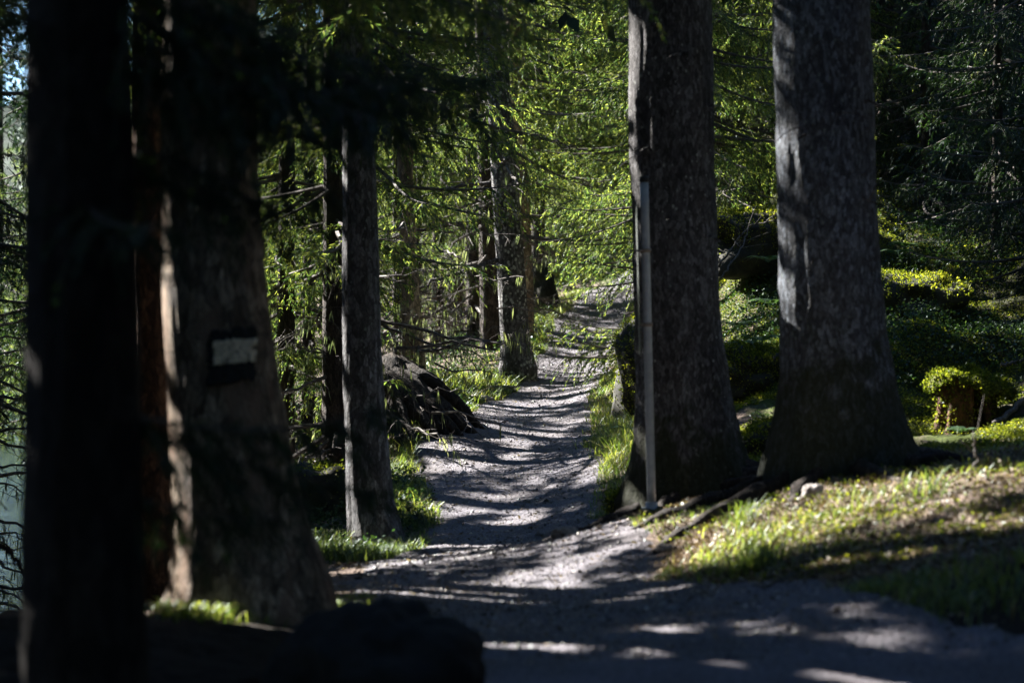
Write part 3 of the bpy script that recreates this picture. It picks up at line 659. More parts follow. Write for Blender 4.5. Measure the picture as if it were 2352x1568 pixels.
M['limb'] = mat_bark('lichened_dead_limb', (.05, .045, .045), (.17, .165, .165), 30, lichen=.6, lcol=(.40, .43, .40), seed=9)
M['bark_brown'] = mat_bark('bark_brown_spruce', (.16, .125, .09), (.50, .39, .28), 26, seed=1, bump=1.6, red=(.34, .23, .16))
M['bark_grey'] = mat_bark('bark_grey_spruce', (.062, .060, .062), (.21, .205, .21), 56, lichen=.05, seed=4, moss=.8, mosstop=.35, bump=1.2)
M['bark_blue'] = mat_bark('bark_pale_lichened_spruce', (.070, .082, .10), (.25, .285, .335), 58, lichen=.3, lcol=(.24, .29, .29), seed=7, moss=.8, mosstop=.55, bump=1.4)
M['bark_lichen'] = mat_bark('bark_spotted_spruce', (.07, .068, .07), (.17, .165, .17), 40, lichen=1.6, lcol=(.44, .46, .44), seed=2)
M['bark_mid'] = mat_bark('bark_fine_plated', (.08, .083, .088), (.24, .24, .25), 34, lichen=.35, lcol=(.22, .27, .25), seed=12)
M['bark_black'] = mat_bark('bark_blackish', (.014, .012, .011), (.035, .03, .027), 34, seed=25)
M['bark_dark'] = mat_bark('bark_dark_spruce', (.028, .022, .018), (.085, .065, .052), 34, seed=15)
M['bark_red'] = mat_bark('bark_reddish', (.09, .045, .025), (.28, .14, .07), 24, seed=21)

def T(name='spruce_tree', **k): return make_tree(name, **k)
D2 = math.radians

# cut the boughs open where sun should land -----------------------------------------
for (px, py, d, ru, rv, keep, *dap) in SHAFT_LIST:
    shaft(P(px, py, d), ru, rv, keep, *dap)

# --- trunks in view, near to far
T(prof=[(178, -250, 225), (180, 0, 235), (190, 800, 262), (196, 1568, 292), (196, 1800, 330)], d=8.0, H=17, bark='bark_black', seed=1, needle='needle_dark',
  label='near black spruce trunk filling the left side, out of focus', lobes=.3, crown=dict(z0=2.5, spread=1.9, whorl=.45, per=5, dead_to=None, hi='near'),
  boughs=[(20, 5, 1.2, 'near', -10), (-50, -15, 1.2, 'near', -10), (-90, 20, 1.3, 'near', -14), (-140, 8, 1.5, 'near', -16), (-170, 30, 1.6, 'near', -14), (110, 25, 1.1, 'near', -12), (260, 32, 1.0, 'near', -10), (70, -8, 1.1, 'near', -10),
          (-10, 40, 1.2, 'near', -10), (330, 15, .8, 'near', -8), (925, 12, 1.05, 'near', 2), (940, 22, 1.1, 'near', 0), (1090, 20, .7, 'near', -10), (430, -60, .7, 'near', -10), (0, 175, 1.0, 'near', -8)])
tree2 = T(prof=[(474, -250, 205), (478, 0, 215), (481, 400, 218), (495, 700, 234), (516, 900, 254), (542, 1100, 282), (558, 1200, 304), (584, 1330, 372), (592, 1400, 410)], d=13.0, H=24, bark='bark_brown', seed=2,
  label='big brown spruce trunk bearing the black framed cream trail mark', lobes=.25, nlobe=6, segs=96, crown=dict(z0=2.2, spread=3.2, whorl=.5, per=5))
T(prof=[(345, -100, 80), (350, 500, 88), (357, 1000, 98), (362, 1340, 120)], d=16.2, H=20, bark='bark_red', seed=3, label='reddish spruce trunk half hidden behind the blazed trunk', crown=dict(z0=3.4, spread=2.2, whorl=.6, per=4))
T(prof=[(812, -200, 62), (815, 0, 66), (826, 400, 76), (831, 800, 88), (841, 1000, 96), (851, 1150, 112), (864, 1230, 138), (872, 1275, 170)], d=20.5, H=22, bark='bark_mid', seed=4,
  label='grey spruce trunk with finely cracked bark and sunlit left edge, beside the grassy bend', lobes=.45, nlobe=5, segs=72,
  crown=dict(z0=2.3, spread=2.2, whorl=.38, per=6))
T(prof=[(764, -100, 44), (768, 500, 52), (770, 1120, 62)], d=26, H=21, bark='bark_dark', seed=5, label='dark slim spruce just left of the grey cracked trunk', crown=dict(z0=.6, spread=2.2, whorl=.45, per=5, dead_to=1.2, dead_from=-.9))
T(prof=[(928, -100, 28), (931, 400, 36), (943, 700, 44), (951, 860, 52)], d=32, H=20, bark='bark_brown', seed=6, label='thin brown knotty spruce rising above the root mass', lobes=.2,
  crown=dict(z0=2.1, spread=2.1, whorl=.42, per=5, dead_to=2.0, dead_from=.2))
T(prof=[(908, 200, 14), (911, 600, 17), (912, 850, 20)], d=36, H=15, bark='bark_dark', seed=7, label='pole thin young spruce touching the brown knotty trunk', crown=dict(z0=2.2, spread=1.4, whorl=.4, per=4, dead_to=2.2, dead_from=-.2))
T(prof=[(1118, -200, 42), (1130, 0, 48), (1158, 380, 60), (1172, 600, 65), (1183, 780, 68), (1188, 825, 82), (1190, 842, 96)], d=33, H=24, bark='bark_lichen', seed=8, segs=72, lobes=.25,
  label='spruce with white lichen spots standing at the left edge of the path',
  deads=[(500, D2(200), 2.3, .036, (-.12, -.08)), (590, D2(215), 2.2, .03, (-.22, -.12)), (420, D2(165), 1.5, .028, (.05, -.25)), (300, D2(20), 1.3, .028, (-.1, -.1)), (250, D2(170), 1.8, .03, (.15, -.3))],
  crown=dict(z0=2.6, spread=2.3, whorl=.5, per=4, dead_to=2.9, dead_from=1.6, thin=.7))
T(prof=[(1180, 100, 36), (1193, 400, 42), (1202, 690, 50)], d=38, H=21, bark='bark_brown', seed=9, label='brown spruce trunk hugging the right side of the spotted one', crown=dict(z0=3.6, spread=2.2, whorl=.5, per=4))
T(prof=[(1108, 100, 32), (1120, 500, 40), (1128, 795, 50)], d=37, H=21, bark='bark_dark', seed=10, label='dark spruce trunk left of the spotted one', lobes=.2, crown=dict(z0=2.6, spread=2.2, whorl=.45, per=4, dead_to=2.4, dead_from=.9))
T(prof=[(1078, 100, 20), (1083, 500, 25), (1088, 815, 30)], d=40, H=19, bark='bark_dark', seed=11, label='slender dark spruce above the tall grass', lobes=.2, crown=dict(z0=1.9, spread=2.0, whorl=.4, per=5, dead_to=2.4, dead_from=.1))
T(prof=[(1530, -250, 184), (1536, 0, 192), (1545, 400, 190), (1554, 700, 194), (1570, 900, 214), (1578, 1000, 236), (1584, 1080, 270), (1588, 1150, 310)], d=18, H=26, bark='bark_grey', seed=12, segs=110, rough=.05, lobes=.22, nlobe=6,
  deads=[(120, D2(285), .42, .022, (.1, -.3)), (330, D2(230), .40, .018, (.0, -.2)), (520, D2(320), .42, .02, (-.1, -.2)), (250, D2(330), .40, .018, (.1, -.1)), (640, D2(262), .43, .02, (-.1, -.2)), (60, D2(250), .42, .02, (.1, -.2))],
  label='massive spruce trunk right behind the steel pole', crown=dict(z0=4.8, spread=3.3, whorl=.5, per=5),
  roots=[(D2(205), .9, .085, .25), (D2(250), .8, .07, .2), (D2(300), 1.0, .07, .16), (D2(335), 1.1, .09, .22), (D2(355), 1.0, .10, .4)])
T(prof=[(1880, -250, 214), (1884, 0, 220), (1898, 450, 224), (1913, 750, 244), (1926, 900, 272), (1933, 980, 312), (1940, 1050, 360), (1945, 1095, 400)], d=16.5, H=26, bark='bark_blue', seed=13, segs=110, rough=.05, lobes=.10, nlobe=7,
  deads=[(90, D2(280), .46, .022, (.1, -.3)), (300, D2(240), .45, .018, (.0, -.2)), (430, D2(310), .46, .02, (-.1, -.2)), (560, D2(270), .45, .018, (.1, -.1)), (210, D2(325), .47, .02, (-.1, -.2))],
  label='massive bluish grey spruce trunk above the sunlit grass bank', crown=dict(z0=4.8, spread=3.3, whorl=.5, per=5),
  roots=[(D2(188), 1.3, .09, .35), (D2(215), 1.5, .08, .22), (D2(240), .8, .07, .2), (D2(275), .8, .075, .15), (D2(320), .8, .07, .2), (D2(350), 1.0, .08, .25)])
T(prof=[(2124, -200, 30), (2128, 100, 34), (2131, 330, 38)], d=38, H=24, bark='bark_mid', seed=14, label='distant slim spruce trunk on the dark hillside', crown=dict(z0=6.5, spread=2.2, whorl=.5, per=4, dead_to=6.0, dead_from=4.2))
T(prof=[(2160, -200, 10), (2165, 100, 12), (2170, 330, 14)], d=39, H=14, bark='bark_dark', seed=15, label='spindly sapling beside the distant slim trunk', crown=dict(z0=5.5, spread=1.2, whorl=.5, per=3, dead_to=6, dead_from=4.4))
T(prof=[(2020, -200, 22), (2025, 100, 24), (2030, 330, 30)], d=37, H=22, bark='bark_dark', seed=16, label='dark spruce just right of the bluish trunk on the hillside', crown=dict(z0=6.5, spread=2.2, whorl=.5, per=4, dead_to=6.5, dead_from=3.6))

T(prof=[(1596, 0, 26), (1602, 700, 32), (1606, 880, 38)], d=30.5, H=16, bark='bark_dark', seed=41, label='young spruce whose low sunlit boughs hang over the path from behind the massive trunk',
  crown=dict(z0=1.9, spread=2.1, whorl=.32, per=8),
  boughs=[(735, 168, 1.8, 'hi', 4), (755, 186, 2.1, 'hi', 5), (790, 180, 2.0, 'hi', 8), (760, 178, 1.75, 'hi', 6), (770, 200, 1.8, 'hi', 6), (600, 190, 1.8, 'hi', 6), (560, 170, 1.9, 'hi', 8), (520, 185, 1.8, 'hi', 8), (590, 215, 1.8, 'hi', 2), (480, 175, 1.9, 'hi', 6), (440, 190, 1.9, 'hi', 8)])
# --- boughed spruces: (pixel x, depth, height, spread, crown base above ground, dead below, label)
def filler(px, d, H, spread, cb, db, label, seed, r=.16, group=None, hi='hi', whorl=.38, per=6, needle='needle', x=None, bark='bark_dark', thin=1.0, roots=()):
    X = (px - 1176) / FPX * d if x is None else x
    gz = gz1(X, d); cx = X / d * FPX + 1176; w = 2 * r / d * FPX
    yt = 784 - (gz + 6) / d * FPX; yb = 784 - gz / d * FPX
    return make_tree('spruce_tree', [(cx + 6, yt, w * .72), (cx, yb - 60, w), (cx, yb, w * 1.25)], d, gz + H, bark, label, 'spruce', group, seed, segs=28, needle=needle,
                     crown=dict(z0=gz + cb, spread=spread, whorl=whorl, per=per, dead_to=gz + db if db else None, dead_from=gz + .5 if db else None, hi=hi, thin=thin))
for a in FILL: filler(*a[:7], seed=200 + int(a[0]) % 977 + int(a[1]), **(a[7] if len(a) > 7 else {}))

# hero bough of the sunny spruce reaching over the path
# --- forest farther back: copies of three trees
def copy_tree(root, loc, rz, label, group):
    r = root.copy(); COL.objects.link(r); r.location = loc; r.rotation_euler = (0, 0, rz); r['label'] = label; r['group'] = group
    for ch in list(root.children):
        c = ch.copy(); COL.objects.link(c); c.parent = r
    return r
srcs = []
GF = 'spruces of the far forest'
LF = 'spruce in the dense far forest behind the nearer trees'
r2 = np.random.default_rng(77)
for k, (x, y) in enumerate([(-6.5, 78), (3.5, 92), (9.5, 80)]):
    gz = gz1(x, y); cx = x / y * FPX + 1176; w = .34 / y * FPX; yb = 784 - gz / y * FPX
    mb_lab = make_tree('spruce_tree', [(cx, yb - 400, w * .8), (cx, yb, w)], y, gz + 24, 'bark_dark', LF, 'spruce', GF, 900 + k, segs=20, needle='needle',
              crown=dict(z0=gz + .4, spread=3.7, whorl=.5, per=6, hi='mid', cullit=False))
    srcs.append(mb_lab)
for (x, y) in [(-12, 84), (-16, 92), (-9.5, 100), (-3, 88), (.5, 84), (0, 104), (6.5, 98), (13, 90), (17, 100), (-20, 104), (-14, 66), (-9.5, 68), (13.5, 72), (17, 78), (21, 92), (-5, 112), (10, 112),(4.5,80),(-1.2,76), (-13, 112), (20, 112)]:
    s = srcs[r2.integers(0, 3)]
    copy_tree(s, (x, y, gz1(x, y) - .1), r2.uniform(0, 6.28), LF, GF)

# --- unseen trees added beside and behind the camera to shade the scene
s0 = None; LO = 'added spruce outside the picture that shades the scene'
def shader_tree(x, y, H, spread, cb, seed, thin=1.0, fixed=False):
    hs = nrm(SUN[:2]); best = None           # stand where the trunk does not close a gap
    for dx, dy in sorted([(i * .3, j * .3) for i in range(-5, 6) for j in range(-5, 6)], key=lambda q: q[0] ** 2 + q[1] ** 2):
        if SHAFTS and (x + dx) > -.2118 * (y + dy) - .35 and x < 0: continue
        cost = 0
        for (su, sv, sw, ru, rv, keep, amp, dap) in SHAFTS:
            T_ = su * E1 + sv * E2 + sw * SUN; r_ = np.array([x + dx, y + dy]) - T_[:2]; al = r_ @ hs
            if al < 0 or al * math.tan(SUN_EL) + T_[2] > H - 3: continue
            g_ = abs(r_[0] * hs[1] - r_[1] * hs[0]); cost += (g_ < .28 + min(ru, .45)) * (1.5 if ru < .5 else 1)
        if best is None or cost < best[0] - .01: best = (cost, x + dx, y + dy)
    if best and not fixed: x, y = best[1:]
    gz = gz1(x, y)
    rng = np.random.default_rng(seed); loc = np.array([x, y, gz])
    root = empty('spruce_tree', loc, LO, 'spruce', 'added spruces outside the picture that shade the path')
    zz = np.linspace(-.3, H, 14); mb = MB(); mb.tube(np.stack([zz * 0, zz * 0, zz], 1), .2 * (1 - zz / (H + .5)) + .01, 14, 0, .05, seed)
    mb.build('trunk', M['bark_dark'], root)
    cm = make_crown(lambda z: np.array([x, y, float(z)]), gz + cb, gz + H, rng, spread=spread, whorl=.45, per=7, thin=thin, noview=True)
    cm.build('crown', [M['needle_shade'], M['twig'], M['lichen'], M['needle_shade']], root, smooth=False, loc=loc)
    return root
SURR = [(-2, -7), (2.5, -5), (6, -4), (-5.5, -3), (-9, 1), (-9, 6.5), (-6, -9), (1.5, -11), (7, -10), (10, -2), (11, 5), (9.5, 10.5), (11.5, 15), (13, 21), (12, 9), (-13, 8), (-13, 14), (-12, 1), (-11, -7), (14, 0), (14, -9), (-3, -14), (5, -16), (10, -15), (-9, -14), (16, 14), (17, 23), (12.5, 29), (16, 32), (-1, -20), (20, 5)]  # unseen ring added to block sky light around the camera
_src = None
for k, (x, y) in enumerate(SURR):
    if _src is None or k in (1, 2):
        _s = SHAFTS[:]; SHAFTS.clear(); t_ = shader_tree(x, y, 22, 3.3, 2.0, 700 + k); SHAFTS.extend(_s); _src = (_src or []) + [t_]
    else: copy_tree(_src[k % 3], (x, y, gz1(x, y) - .1), r2.uniform(0, 6.28), LO, 'added spruces outside the picture that shade the path')
for k, a in enumerate(SHADERS): shader_tree(*a[:5], seed=500 + k, **(a[5] if len(a) > 5 else {}))

# ------------------------------------------------------------------ objects
# steel pole with a sign seen edge on
top, bot = P(1479, 405, 17), P(1497, 1166, 17); bot[2] = min(bot[2], gz1(bot[0], 17) + .012)
loc = bot.copy(); pr = empty('signpost', loc, 'grey galvanised steel pole on a round foot in front of the massive trunk', 'signpost')
def line(p, q, n=2): return p + (q - p) * np.linspace(0, 1, n)[:, None]
ax3 = top - bot; at_ = lambda y: bot + ax3 * (1166 - y) / (1166 - 405)
mb = MB(); mb.tube(line(bot, at_(418), 12) - loc, .0305, 28); mb.build('pole', M['steel'], pr)
mb = MB(); mb.tube(np.array([at_(419), at_(418), at_(407), at_(405)]) - loc, [.0315, .034, .034, .028], 28); mb.build('cap', M['cap'], pr)
mb = MB(); mb.tube(np.array([[0, 0, -.005], [0, 0, .004], [0, 0, .010], [0, 0, .012], [0, 0, .05], [0, 0, .052]]), [.075, .078, .078, .045, .042, .031], 36); mb.build('base_plate', M['steel'], pr)
pdir = nrm(np.array([-.80, .60, 0.0])); pn = np.array([.60, .80, 0.0])
for y in (575, 744):
    c = at_(y); u = nrm(ax3); mb = MB(); mb.tube(np.array([c - u * .014, c + u * .014]) - loc, .0365, 28); 
    e = c + np.array([-.062, .0, 0]); mb.tube(np.array([c + [-.02, -.02, 0], e + [0, -.004, 0]]) - loc, .009, 8)
    mb.build('clamp', M['clamp'], pr)
    mb = MB(); mb.tube(np.array([c + [.018, -.032, 0], c + [.018, -.046, 0]]) - loc, .007, 6); mb.build('bolt', M['clamp'], pr)
# thin sheet, nearly edge on
a, b = at_(470), at_(812); sh = np.array([-.052, 0.0, 0]); dv = nrm(np.array([-(1466 - 1176) / FPX * 0 + .035, 1.0, 0])); 
g = []
for zz in (a, b):
    q = zz + sh; nrm2 = np.array([dv[1], -dv[0], 0]) * .0035
    g.append([q - dv * .02 + nrm2, q + dv * .52 + nrm2, q + dv * .52 - nrm2, q - dv * .02 - nrm2])
g = np.array(g); mb = MB(); mb.grid(g - loc, 0, True)
mb.add(np.concatenate([g[0], g[1]]) - loc, [[0, 1, 2, 3], [4, 5, 6, 7]]); mb.build('sign_panel', M['signback'], pr, smooth=False)

# painted trail mark on the brown trunk: patches that follow the bark
def patch(root, name, x0, x1, y0a, y0b, y1a, y1b, mat, out, d=13.0):
    c = lambda y: (np.interp(y, [700, 900], [495, 516]), np.interp(y, [700, 900], [234, 254]))
    g = []
    for u in np.linspace(0, 1, 22):
        row = []
        for v in np.linspace(0, 1, 26):
            x = x0 + (x1 - x0) * v; y = (y0a + (y0b - y0a) * v) * (1 - u) + (y1a + (y1b - y1a) * v) * u
            y += 2.5 * float(noise(x * .08, u * 3, 0, 3)); x += 2.5 * float(noise(v * 3, y * .1, 0, 8))
            cx, w = c(y); r = w / 2 / FPX * d; s = np.clip((x - cx) / (w / 2), -.97, .97)
            p = P(x, y, d); rr = r * (1.0) + out + .006 * float(fbm(x * .2, y * .07, 0, 4))
            p = np.array([P(cx, y, d)[0] + rr * s, d - rr * math.sqrt(1 - s * s), p[2]]); row.append(p)
        g.append(row)
    g = np.array(g) - np.array(root.location); mb = MB(); mb.grid(g)
    ii, jj = np.meshgrid(np.arange(21), np.arange(25), indexing='ij')      # paint missing where the bark has flaked
    ed = np.minimum(np.minimum(ii, 20 - ii), np.minimum(jj, 24 - jj)).ravel()
    keepf = fbm(jj.ravel() * .55, ii.ravel() * .28, 0, len(name)) > (-.92 + .5 * (ed < 1))
    mb.f[0] = mb.f[0][keepf]; mb.m[0] = mb.m[0][keepf]
    o = mb.build(name, mat, root); m = o.modifiers.new('thickness', 'SOLIDIFY'); m.thickness = .004; m.offset = -1
    return o
fr = patch(tree2, 'trail_mark_frame', 494, 594, 760, 750, 884, 872, M['black'], .014)
pt = patch(tree2, 'trail_mark', 507, 592, 783, 778, 838, 830, M['cream'], .022)
pt.parent = fr

# stones
def blob(name, c, size, mat, label, cat, seed, flat=.0, lump=.35, group=None, nn=(26, 40), kids=None, smooth=True, rotz=0.0, pw=.85):
    th = np.linspace(0, np.pi, nn[0]); ph = np.linspace(0, 2 * np.pi, nn[1], endpoint=False)
    Tt, Pp = np.meshgrid(th, ph, indexing='ij')
    d = np.stack([np.sin(Tt) * np.cos(Pp), np.sin(Tt) * np.sin(Pp), np.cos(Tt)], -1)
    n = fbm(d[..., 0] * 1.6 + seed, d[..., 1] * 1.6, d[..., 2] * 1.6, seed, 4)
    q = d * (1 + lump * n)[..., None]
    q = np.sign(q) * np.abs(q) ** pw * np.array(size)
    c_, s_ = math.cos(rotz), math.sin(rotz); q = np.stack([q[..., 0] * c_ - q[..., 1] * s_, q[..., 0] * s_ + q[..., 1] * c_, q[..., 2]], -1)
    mb = MB(); mb.grid(q, 0, True)
    if kids:
        root = empty(name, c, label, cat, group); o = mb.build('rock', mat, root)
    else:
        o = mb.build(name, mat); o.location = tuple(c); tag(o, label, cat, group); root = o
    return root, q
def on_ground(px, d, dz=0): x = (px - 1176) / FPX * d; return np.array([x, d, gz1(x, d) + dz])
def moss_on(root, q, n, seed, mat='moss', size=(.014, .032), up=-.1, name='moss'):
    rng = np.random.default_rng(seed); qf = q.reshape(-1, 3)
    nr = nrm(qf / (np.abs(qf).max(0) ** 2 + 1e-6)); w = np.clip(nr[:, 2] - up, 0, 1) + .02; w /= w.sum()
    i = rng.choice(len(qf), n, p=w); b = qf[i] + rng.normal(0, .02, (n, 3)); dr = nrm(nr[i] + rng.normal(0, .7, (n, 3)))
    L = rng.uniform(*size, (n, 1)); s = nrm(np.cross(dr, rng.standard_normal((n, 3)))) * L * .35
    g = np.stack([b, b + dr * L * .5 + s, b + dr * L, b + dr * L * .5 - s], 1)
    mb = MB(); mb.add(g.reshape(-1, 3), np.arange(n * 4).reshape(-1, 4)); return mb.build(name, M[mat], root, smooth=False)

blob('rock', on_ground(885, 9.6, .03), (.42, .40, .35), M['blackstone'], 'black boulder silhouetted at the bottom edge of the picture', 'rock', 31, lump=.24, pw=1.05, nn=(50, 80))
blob('rock', on_ground(1248, 44, .25), (.26, .40, .62), M['darkstone'], 'black upright boulder at the left of the upper bend', 'rock', 5)
blob('rock', on_ground(1300, 17.4, .02), (.085, .08, .06), M['stone'], 'small pale stone on the crest beside the path', 'rock', 6)
blob('rock', on_ground(1270, 17.6, .01), (.06, .05, .035), M['stone'], 'flat pale stone left of the small crest stone', 'rock', 7)
blob('rock', on_ground(1140, 31.5, .03), (.28, .16, .05), M['stone'], 'long flat pale stone in the grass below the spotted trunk', 'rock', 8, rotz=.5)
blob('rock', on_ground(1105, 30.2, .02), (.14, .10, .06), M['stone'], 'pale stone at the foot of the tall grass', 'rock', 9)
blob('rock', on_ground(1865, 15.6, .02), (.07, .07, .06), M['stone'], 'rounded grey stone between the roots of the bluish trunk', 'rock', 10)
blob('rock', on_ground(1530, 15.4, .0), (.06, .05, .04), M['stone'], 'small stone where roots cross the crest', 'rock', 11)
blob('rock', on_ground(826, 15.8, .01), (.035, .03, .02), M['darkstone'], 'dark pebble on the gravel near the blazed trunk', 'rock', 12)
blob('rock', on_ground(1088, 17.7, .01), (.035, .03, .02), M['darkstone'], 'dark pebble with a red fleck side at the crest', 'rock', 13)
rk, q = blob('mossy_boulder', on_ground(1492, 26.3, .2), (.36, .6, .62), M['darkstone'], 'moss covered bank boulder at the right edge of the path', 'boulder', 14, lump=.5, kids=True); moss_on(rk, q, 9000, 1, up=-.6)
rk, q = blob('mossy_boulder', on_ground(1735, 28.5, .35), (.62, .7, .42), M['darkstone'], 'golden mossy boulder high between the two massive trunks', 'boulder', 15, kids=True); moss_on(rk, q, 18000, 2, up=-.5)
rk, q = blob('mossy_boulder', on_ground(1735, 23.5, .05), (.45, .6, .34), M['darkstone'], 'mossy boulder under the ferns between the massive trunks', 'boulder', 16, kids=True); moss_on(rk, q, 12000, 3, up=-.5)
rk, q = blob('mossy_boulder', on_ground(2085, 27, .1), (.6, .9, .34), M['darkstone'], 'mossy hummock right of the bluish trunk, sunlit on top', 'boulder', 17, kids=True); moss_on(rk, q, 16000, 4, up=-.4)
rk, q = blob('mossy_boulder', on_ground(1765, 20.3, -.02), (.26, .35, .2), M['darkstone'], 'low bright mossy stone at the foot of the bluish trunk', 'boulder', 18, kids=True); moss_on(rk, q, 4000, 5, up=-.4)
rk, q = blob('mossy_boulder', on_ground(1425, 19.4, -.02), (.11, .14, .2), M['darkstone'], 'mossy lump against the foot of the trunk by the pole', 'boulder', 19, kids=True); moss_on(rk, q, 3000, 6, up=-.4)
rk, q = blob('mossy_boulder', on_ground(745, 22.4, .12), (.30, .35, .34), M['darkstone'], 'dark earthy hump left of the grey cracked trunk', 'boulder', 21, kids=True); moss_on(rk, q, 1500, 7, up=-.1)

# root mass: thick roots fanning out of a dark core
c = on_ground(905, 27.5, 0.0); rt = empty('tree_stump', c, 'dark overturned root mass reaching from the cracked trunk to the path', 'stump')
_, q = None, None
th = np.linspace(0, np.pi, 20); ph = np.linspace(0, 2 * np.pi, 30, endpoint=False); Tt, Pp = np.meshgrid(th, ph, indexing='ij')
q = np.stack([np.sin(Tt) * np.cos(Pp), np.sin(Tt) * np.sin(Pp), np.cos(Tt)], -1) * (1 + .3 * fbm(np.cos(Pp) * 2, np.sin(Pp) * 2, Tt * 2, 5))[..., None] * np.array([.62, .5, .62])
q = q * np.array([1, 1, 1]); q[..., 2] *= np.clip(1.05 - .75 * q[..., 0], .35, 1.3)
mb = MB(); mb.grid(q * [1, 1, .85] + np.array([.18, .1, -.02]), 0, True); mb.build('core', M['blackstone'], rt)
rr = np.random.default_rng(6)
P0 = P(885, 830, 27.3) - c
ends = [(1108, 940, 26.6, .09), (1090, 966, 26.2, .12), (1060, 972, 26.0, .11), (1010, 975, 25.8, .09), (958, 972, 25.6, .07), (1085, 925, 27.2, .08), (920, 975, 25.7, .09), (1045, 950, 26.1, .12), (1030, 968, 26.0, .10)]
for k, (px, py, d, r) in enumerate(ends):
    e = P(px, py, d); e[2] = gz1(e[0], e[1]) - .01; e = e - c; s = P0 + np.array([rr.uniform(-.05, .18), -.25 + rr.uniform(-.1, .1), rr.uniform(-.12, .0)])
    t = np.linspace(0, 1, 18)[:, None]
    pp = s * (1 - t) + e * t + np.array([0, -.12, .16 if k in (0, 5) else .02]) * np.sin(t * np.pi) + .006 * rr.standard_normal((18, 3)) * np.sin(t * np.pi)
    mb = MB(); mb.tube(pp, r * (1.35 - .95 * t[:, 0]), 10, 0, .18, k); mb.build('root', M['root'], rt)
moss_on(rt, q + np.array([.25, -.15, .05]), 900, 33, up=.3)

# hollow mossy stump on the right
c = on_ground(2216, 21.2, 0.0); st = empty('tree_stump', c, 'hollow rotten stump with a moss cap on the right slope', 'stump')
th = np.linspace(0, 2 * np.pi, 60, endpoint=False); zz = np.linspace(-.15, .44, 26); Th, Z = np.meshgrid(th, zz)
rad_ = (.25 + .10 * np.exp(-(Z + .1) / .12)) * (1 + .12 * fbm(np.cos(Th) * 3, np.sin(Th) * 3, Z * 1.5, 8)) * (1 + .05 * np.sin(Th * 11))
outer = np.stack([rad_ * np.cos(Th), rad_ * np.sin(Th), Z], -1)
mb = MB(); 
# the front is open: a hollow between two buttresses
f = []; idx = np.arange(26 * 60).reshape(26, 60)
hole = lambda i, j: (abs(((th[j] - math.radians(285) + np.pi) % (2 * np.pi)) - np.pi) < .34 * (1 - max(0, zz[i] - .05) / .5)) and zz[i] < .30
for i in range(25):
    for j in range(60):
        if not hole(i, j): f.append([idx[i, j], idx[i, (j + 1) % 60], idx[i + 1, (j + 1) % 60], idx[i + 1, j]])
mb.add(outer.reshape(-1, 3), f); o = mb.build('shell', M['rot'], st); md = o.modifiers.new('thickness', 'SOLIDIFY'); md.thickness = .05; md.offset = -1
th2 = np.linspace(0, np.pi / 2, 10); T2, P2 = np.meshgrid(th2, th, indexing='ij')
capr = 1 + .22 * fbm(np.cos(P2) * 2, np.sin(P2) * 2, 0, 12)
capq = np.stack([(.34 * np.sin(T2) * np.cos(P2) + .05) * capr, .32 * np.sin(T2) * np.sin(P2) * capr, .40 + .06 * np.cos(T2) + .03 * fbm(np.cos(P2) * 3 * T2, np.sin(P2) * 3 * T2, 0, 9) - .10 * (T2 / 1.57) ** 5 * (1 + .9 * fbm(P2 * 3, 0, 0, 14)) - .06 * np.sin(T2) * np.cos(P2)], -1)
mb = MB(); mb.grid(capq, 0, True); o = mb.build('moss_cap', M['mosssolid'], st)
moss_on(st, capq, 9000, 44, up=-.9, name='moss')
moss_on(st, outer, 3500, 45, up=-.9, name='moss')

# fallen sticks on the slope
def stick(pts3, r, label, seed, mat='twig', name='fallen_branch', cat='branch', group=None, twigs=4):
    pts3 = np.array(pts3, float); t = np.linspace(0, 1, len(pts3)); tt = np.linspace(0, 1, 24)
    pp = np.stack([np.interp(tt, t, pts3[:, k]) for k in range(3)], 1); rg = np.random.default_rng(seed); pp += rg.normal(0, .008, pp.shape)
    loc = pp[0].copy(); mb = MB(); mb.tube(pp - loc, r * (1 - .6 * tt), 7, 0, .2, seed)
    for j in range(twigs):
        i = rg.integers(4, 22); mb.tube(curve_secondary(pp[i] - loc, nrm(rg.normal(0, .6, 3) + nrm(pp[-1] - pp[0]) + [0, 0, .4]), rg.uniform(.1, .35), .1, 5), np.linspace(r * .4, .002, 5), 4)
    o = mb.build(name, M[mat]); o.location = tuple(loc); return tag(o, label, cat, group)
stick([P(2248, 1112, 15), P(2240, 1050, 15), P(2236, 990, 15)], .011, 'dry upright twig stuck in the sunlit grass bank at the right', 1, twigs=2)
stick([P(2280, 1095, 15.1), P(2272, 1040, 15.1)], .008, 'shorter dry twig beside the upright one', 2, twigs=1)
stick([on_ground(2280, 20.6, .05), on_ground(2360, 21, .12), on_ground(2420, 21.4, .1)], .03, 'bleached branch lying right of the hollow stump', 3)
stick([on_ground(2300, 22.5, .1), on_ground(2400, 22.8, .16)], .016, 'thin bare branch lying above the hollow stump', 4)
stick([P(1655, 640, 27), P(1710, 560, 27.4), P(1730, 480, 27.8)], .012, 'thin pale sapling stem right of the trunk by the pole', 5, twigs=8)
stick([P(1650, 610, 27.5), P(1720, 520, 27.6), P(1785, 505, 27.4)], .014, 'dead branch over the golden mossy boulder', 6, twigs=8)
stick([on_ground(2050, 36, .3), on_ground(2200, 38, .4), on_ground(2330, 39, .35)], .06, 'fallen log lying across the dark hillside', 7, twigs=9)
stick([P(2190, 250, 38.5), P(2250, 185, 38.8), P(2290, 215, 39)], .02, 'pale broken branch caught on the dark hillside', 8, twigs=10)
stick([P(0, 1250, 15), P(40, 1285, 15), P(60, 1330, 15)], .02, 'dark twig in front of the lake at the left edge', 9, 'root', twigs=2)
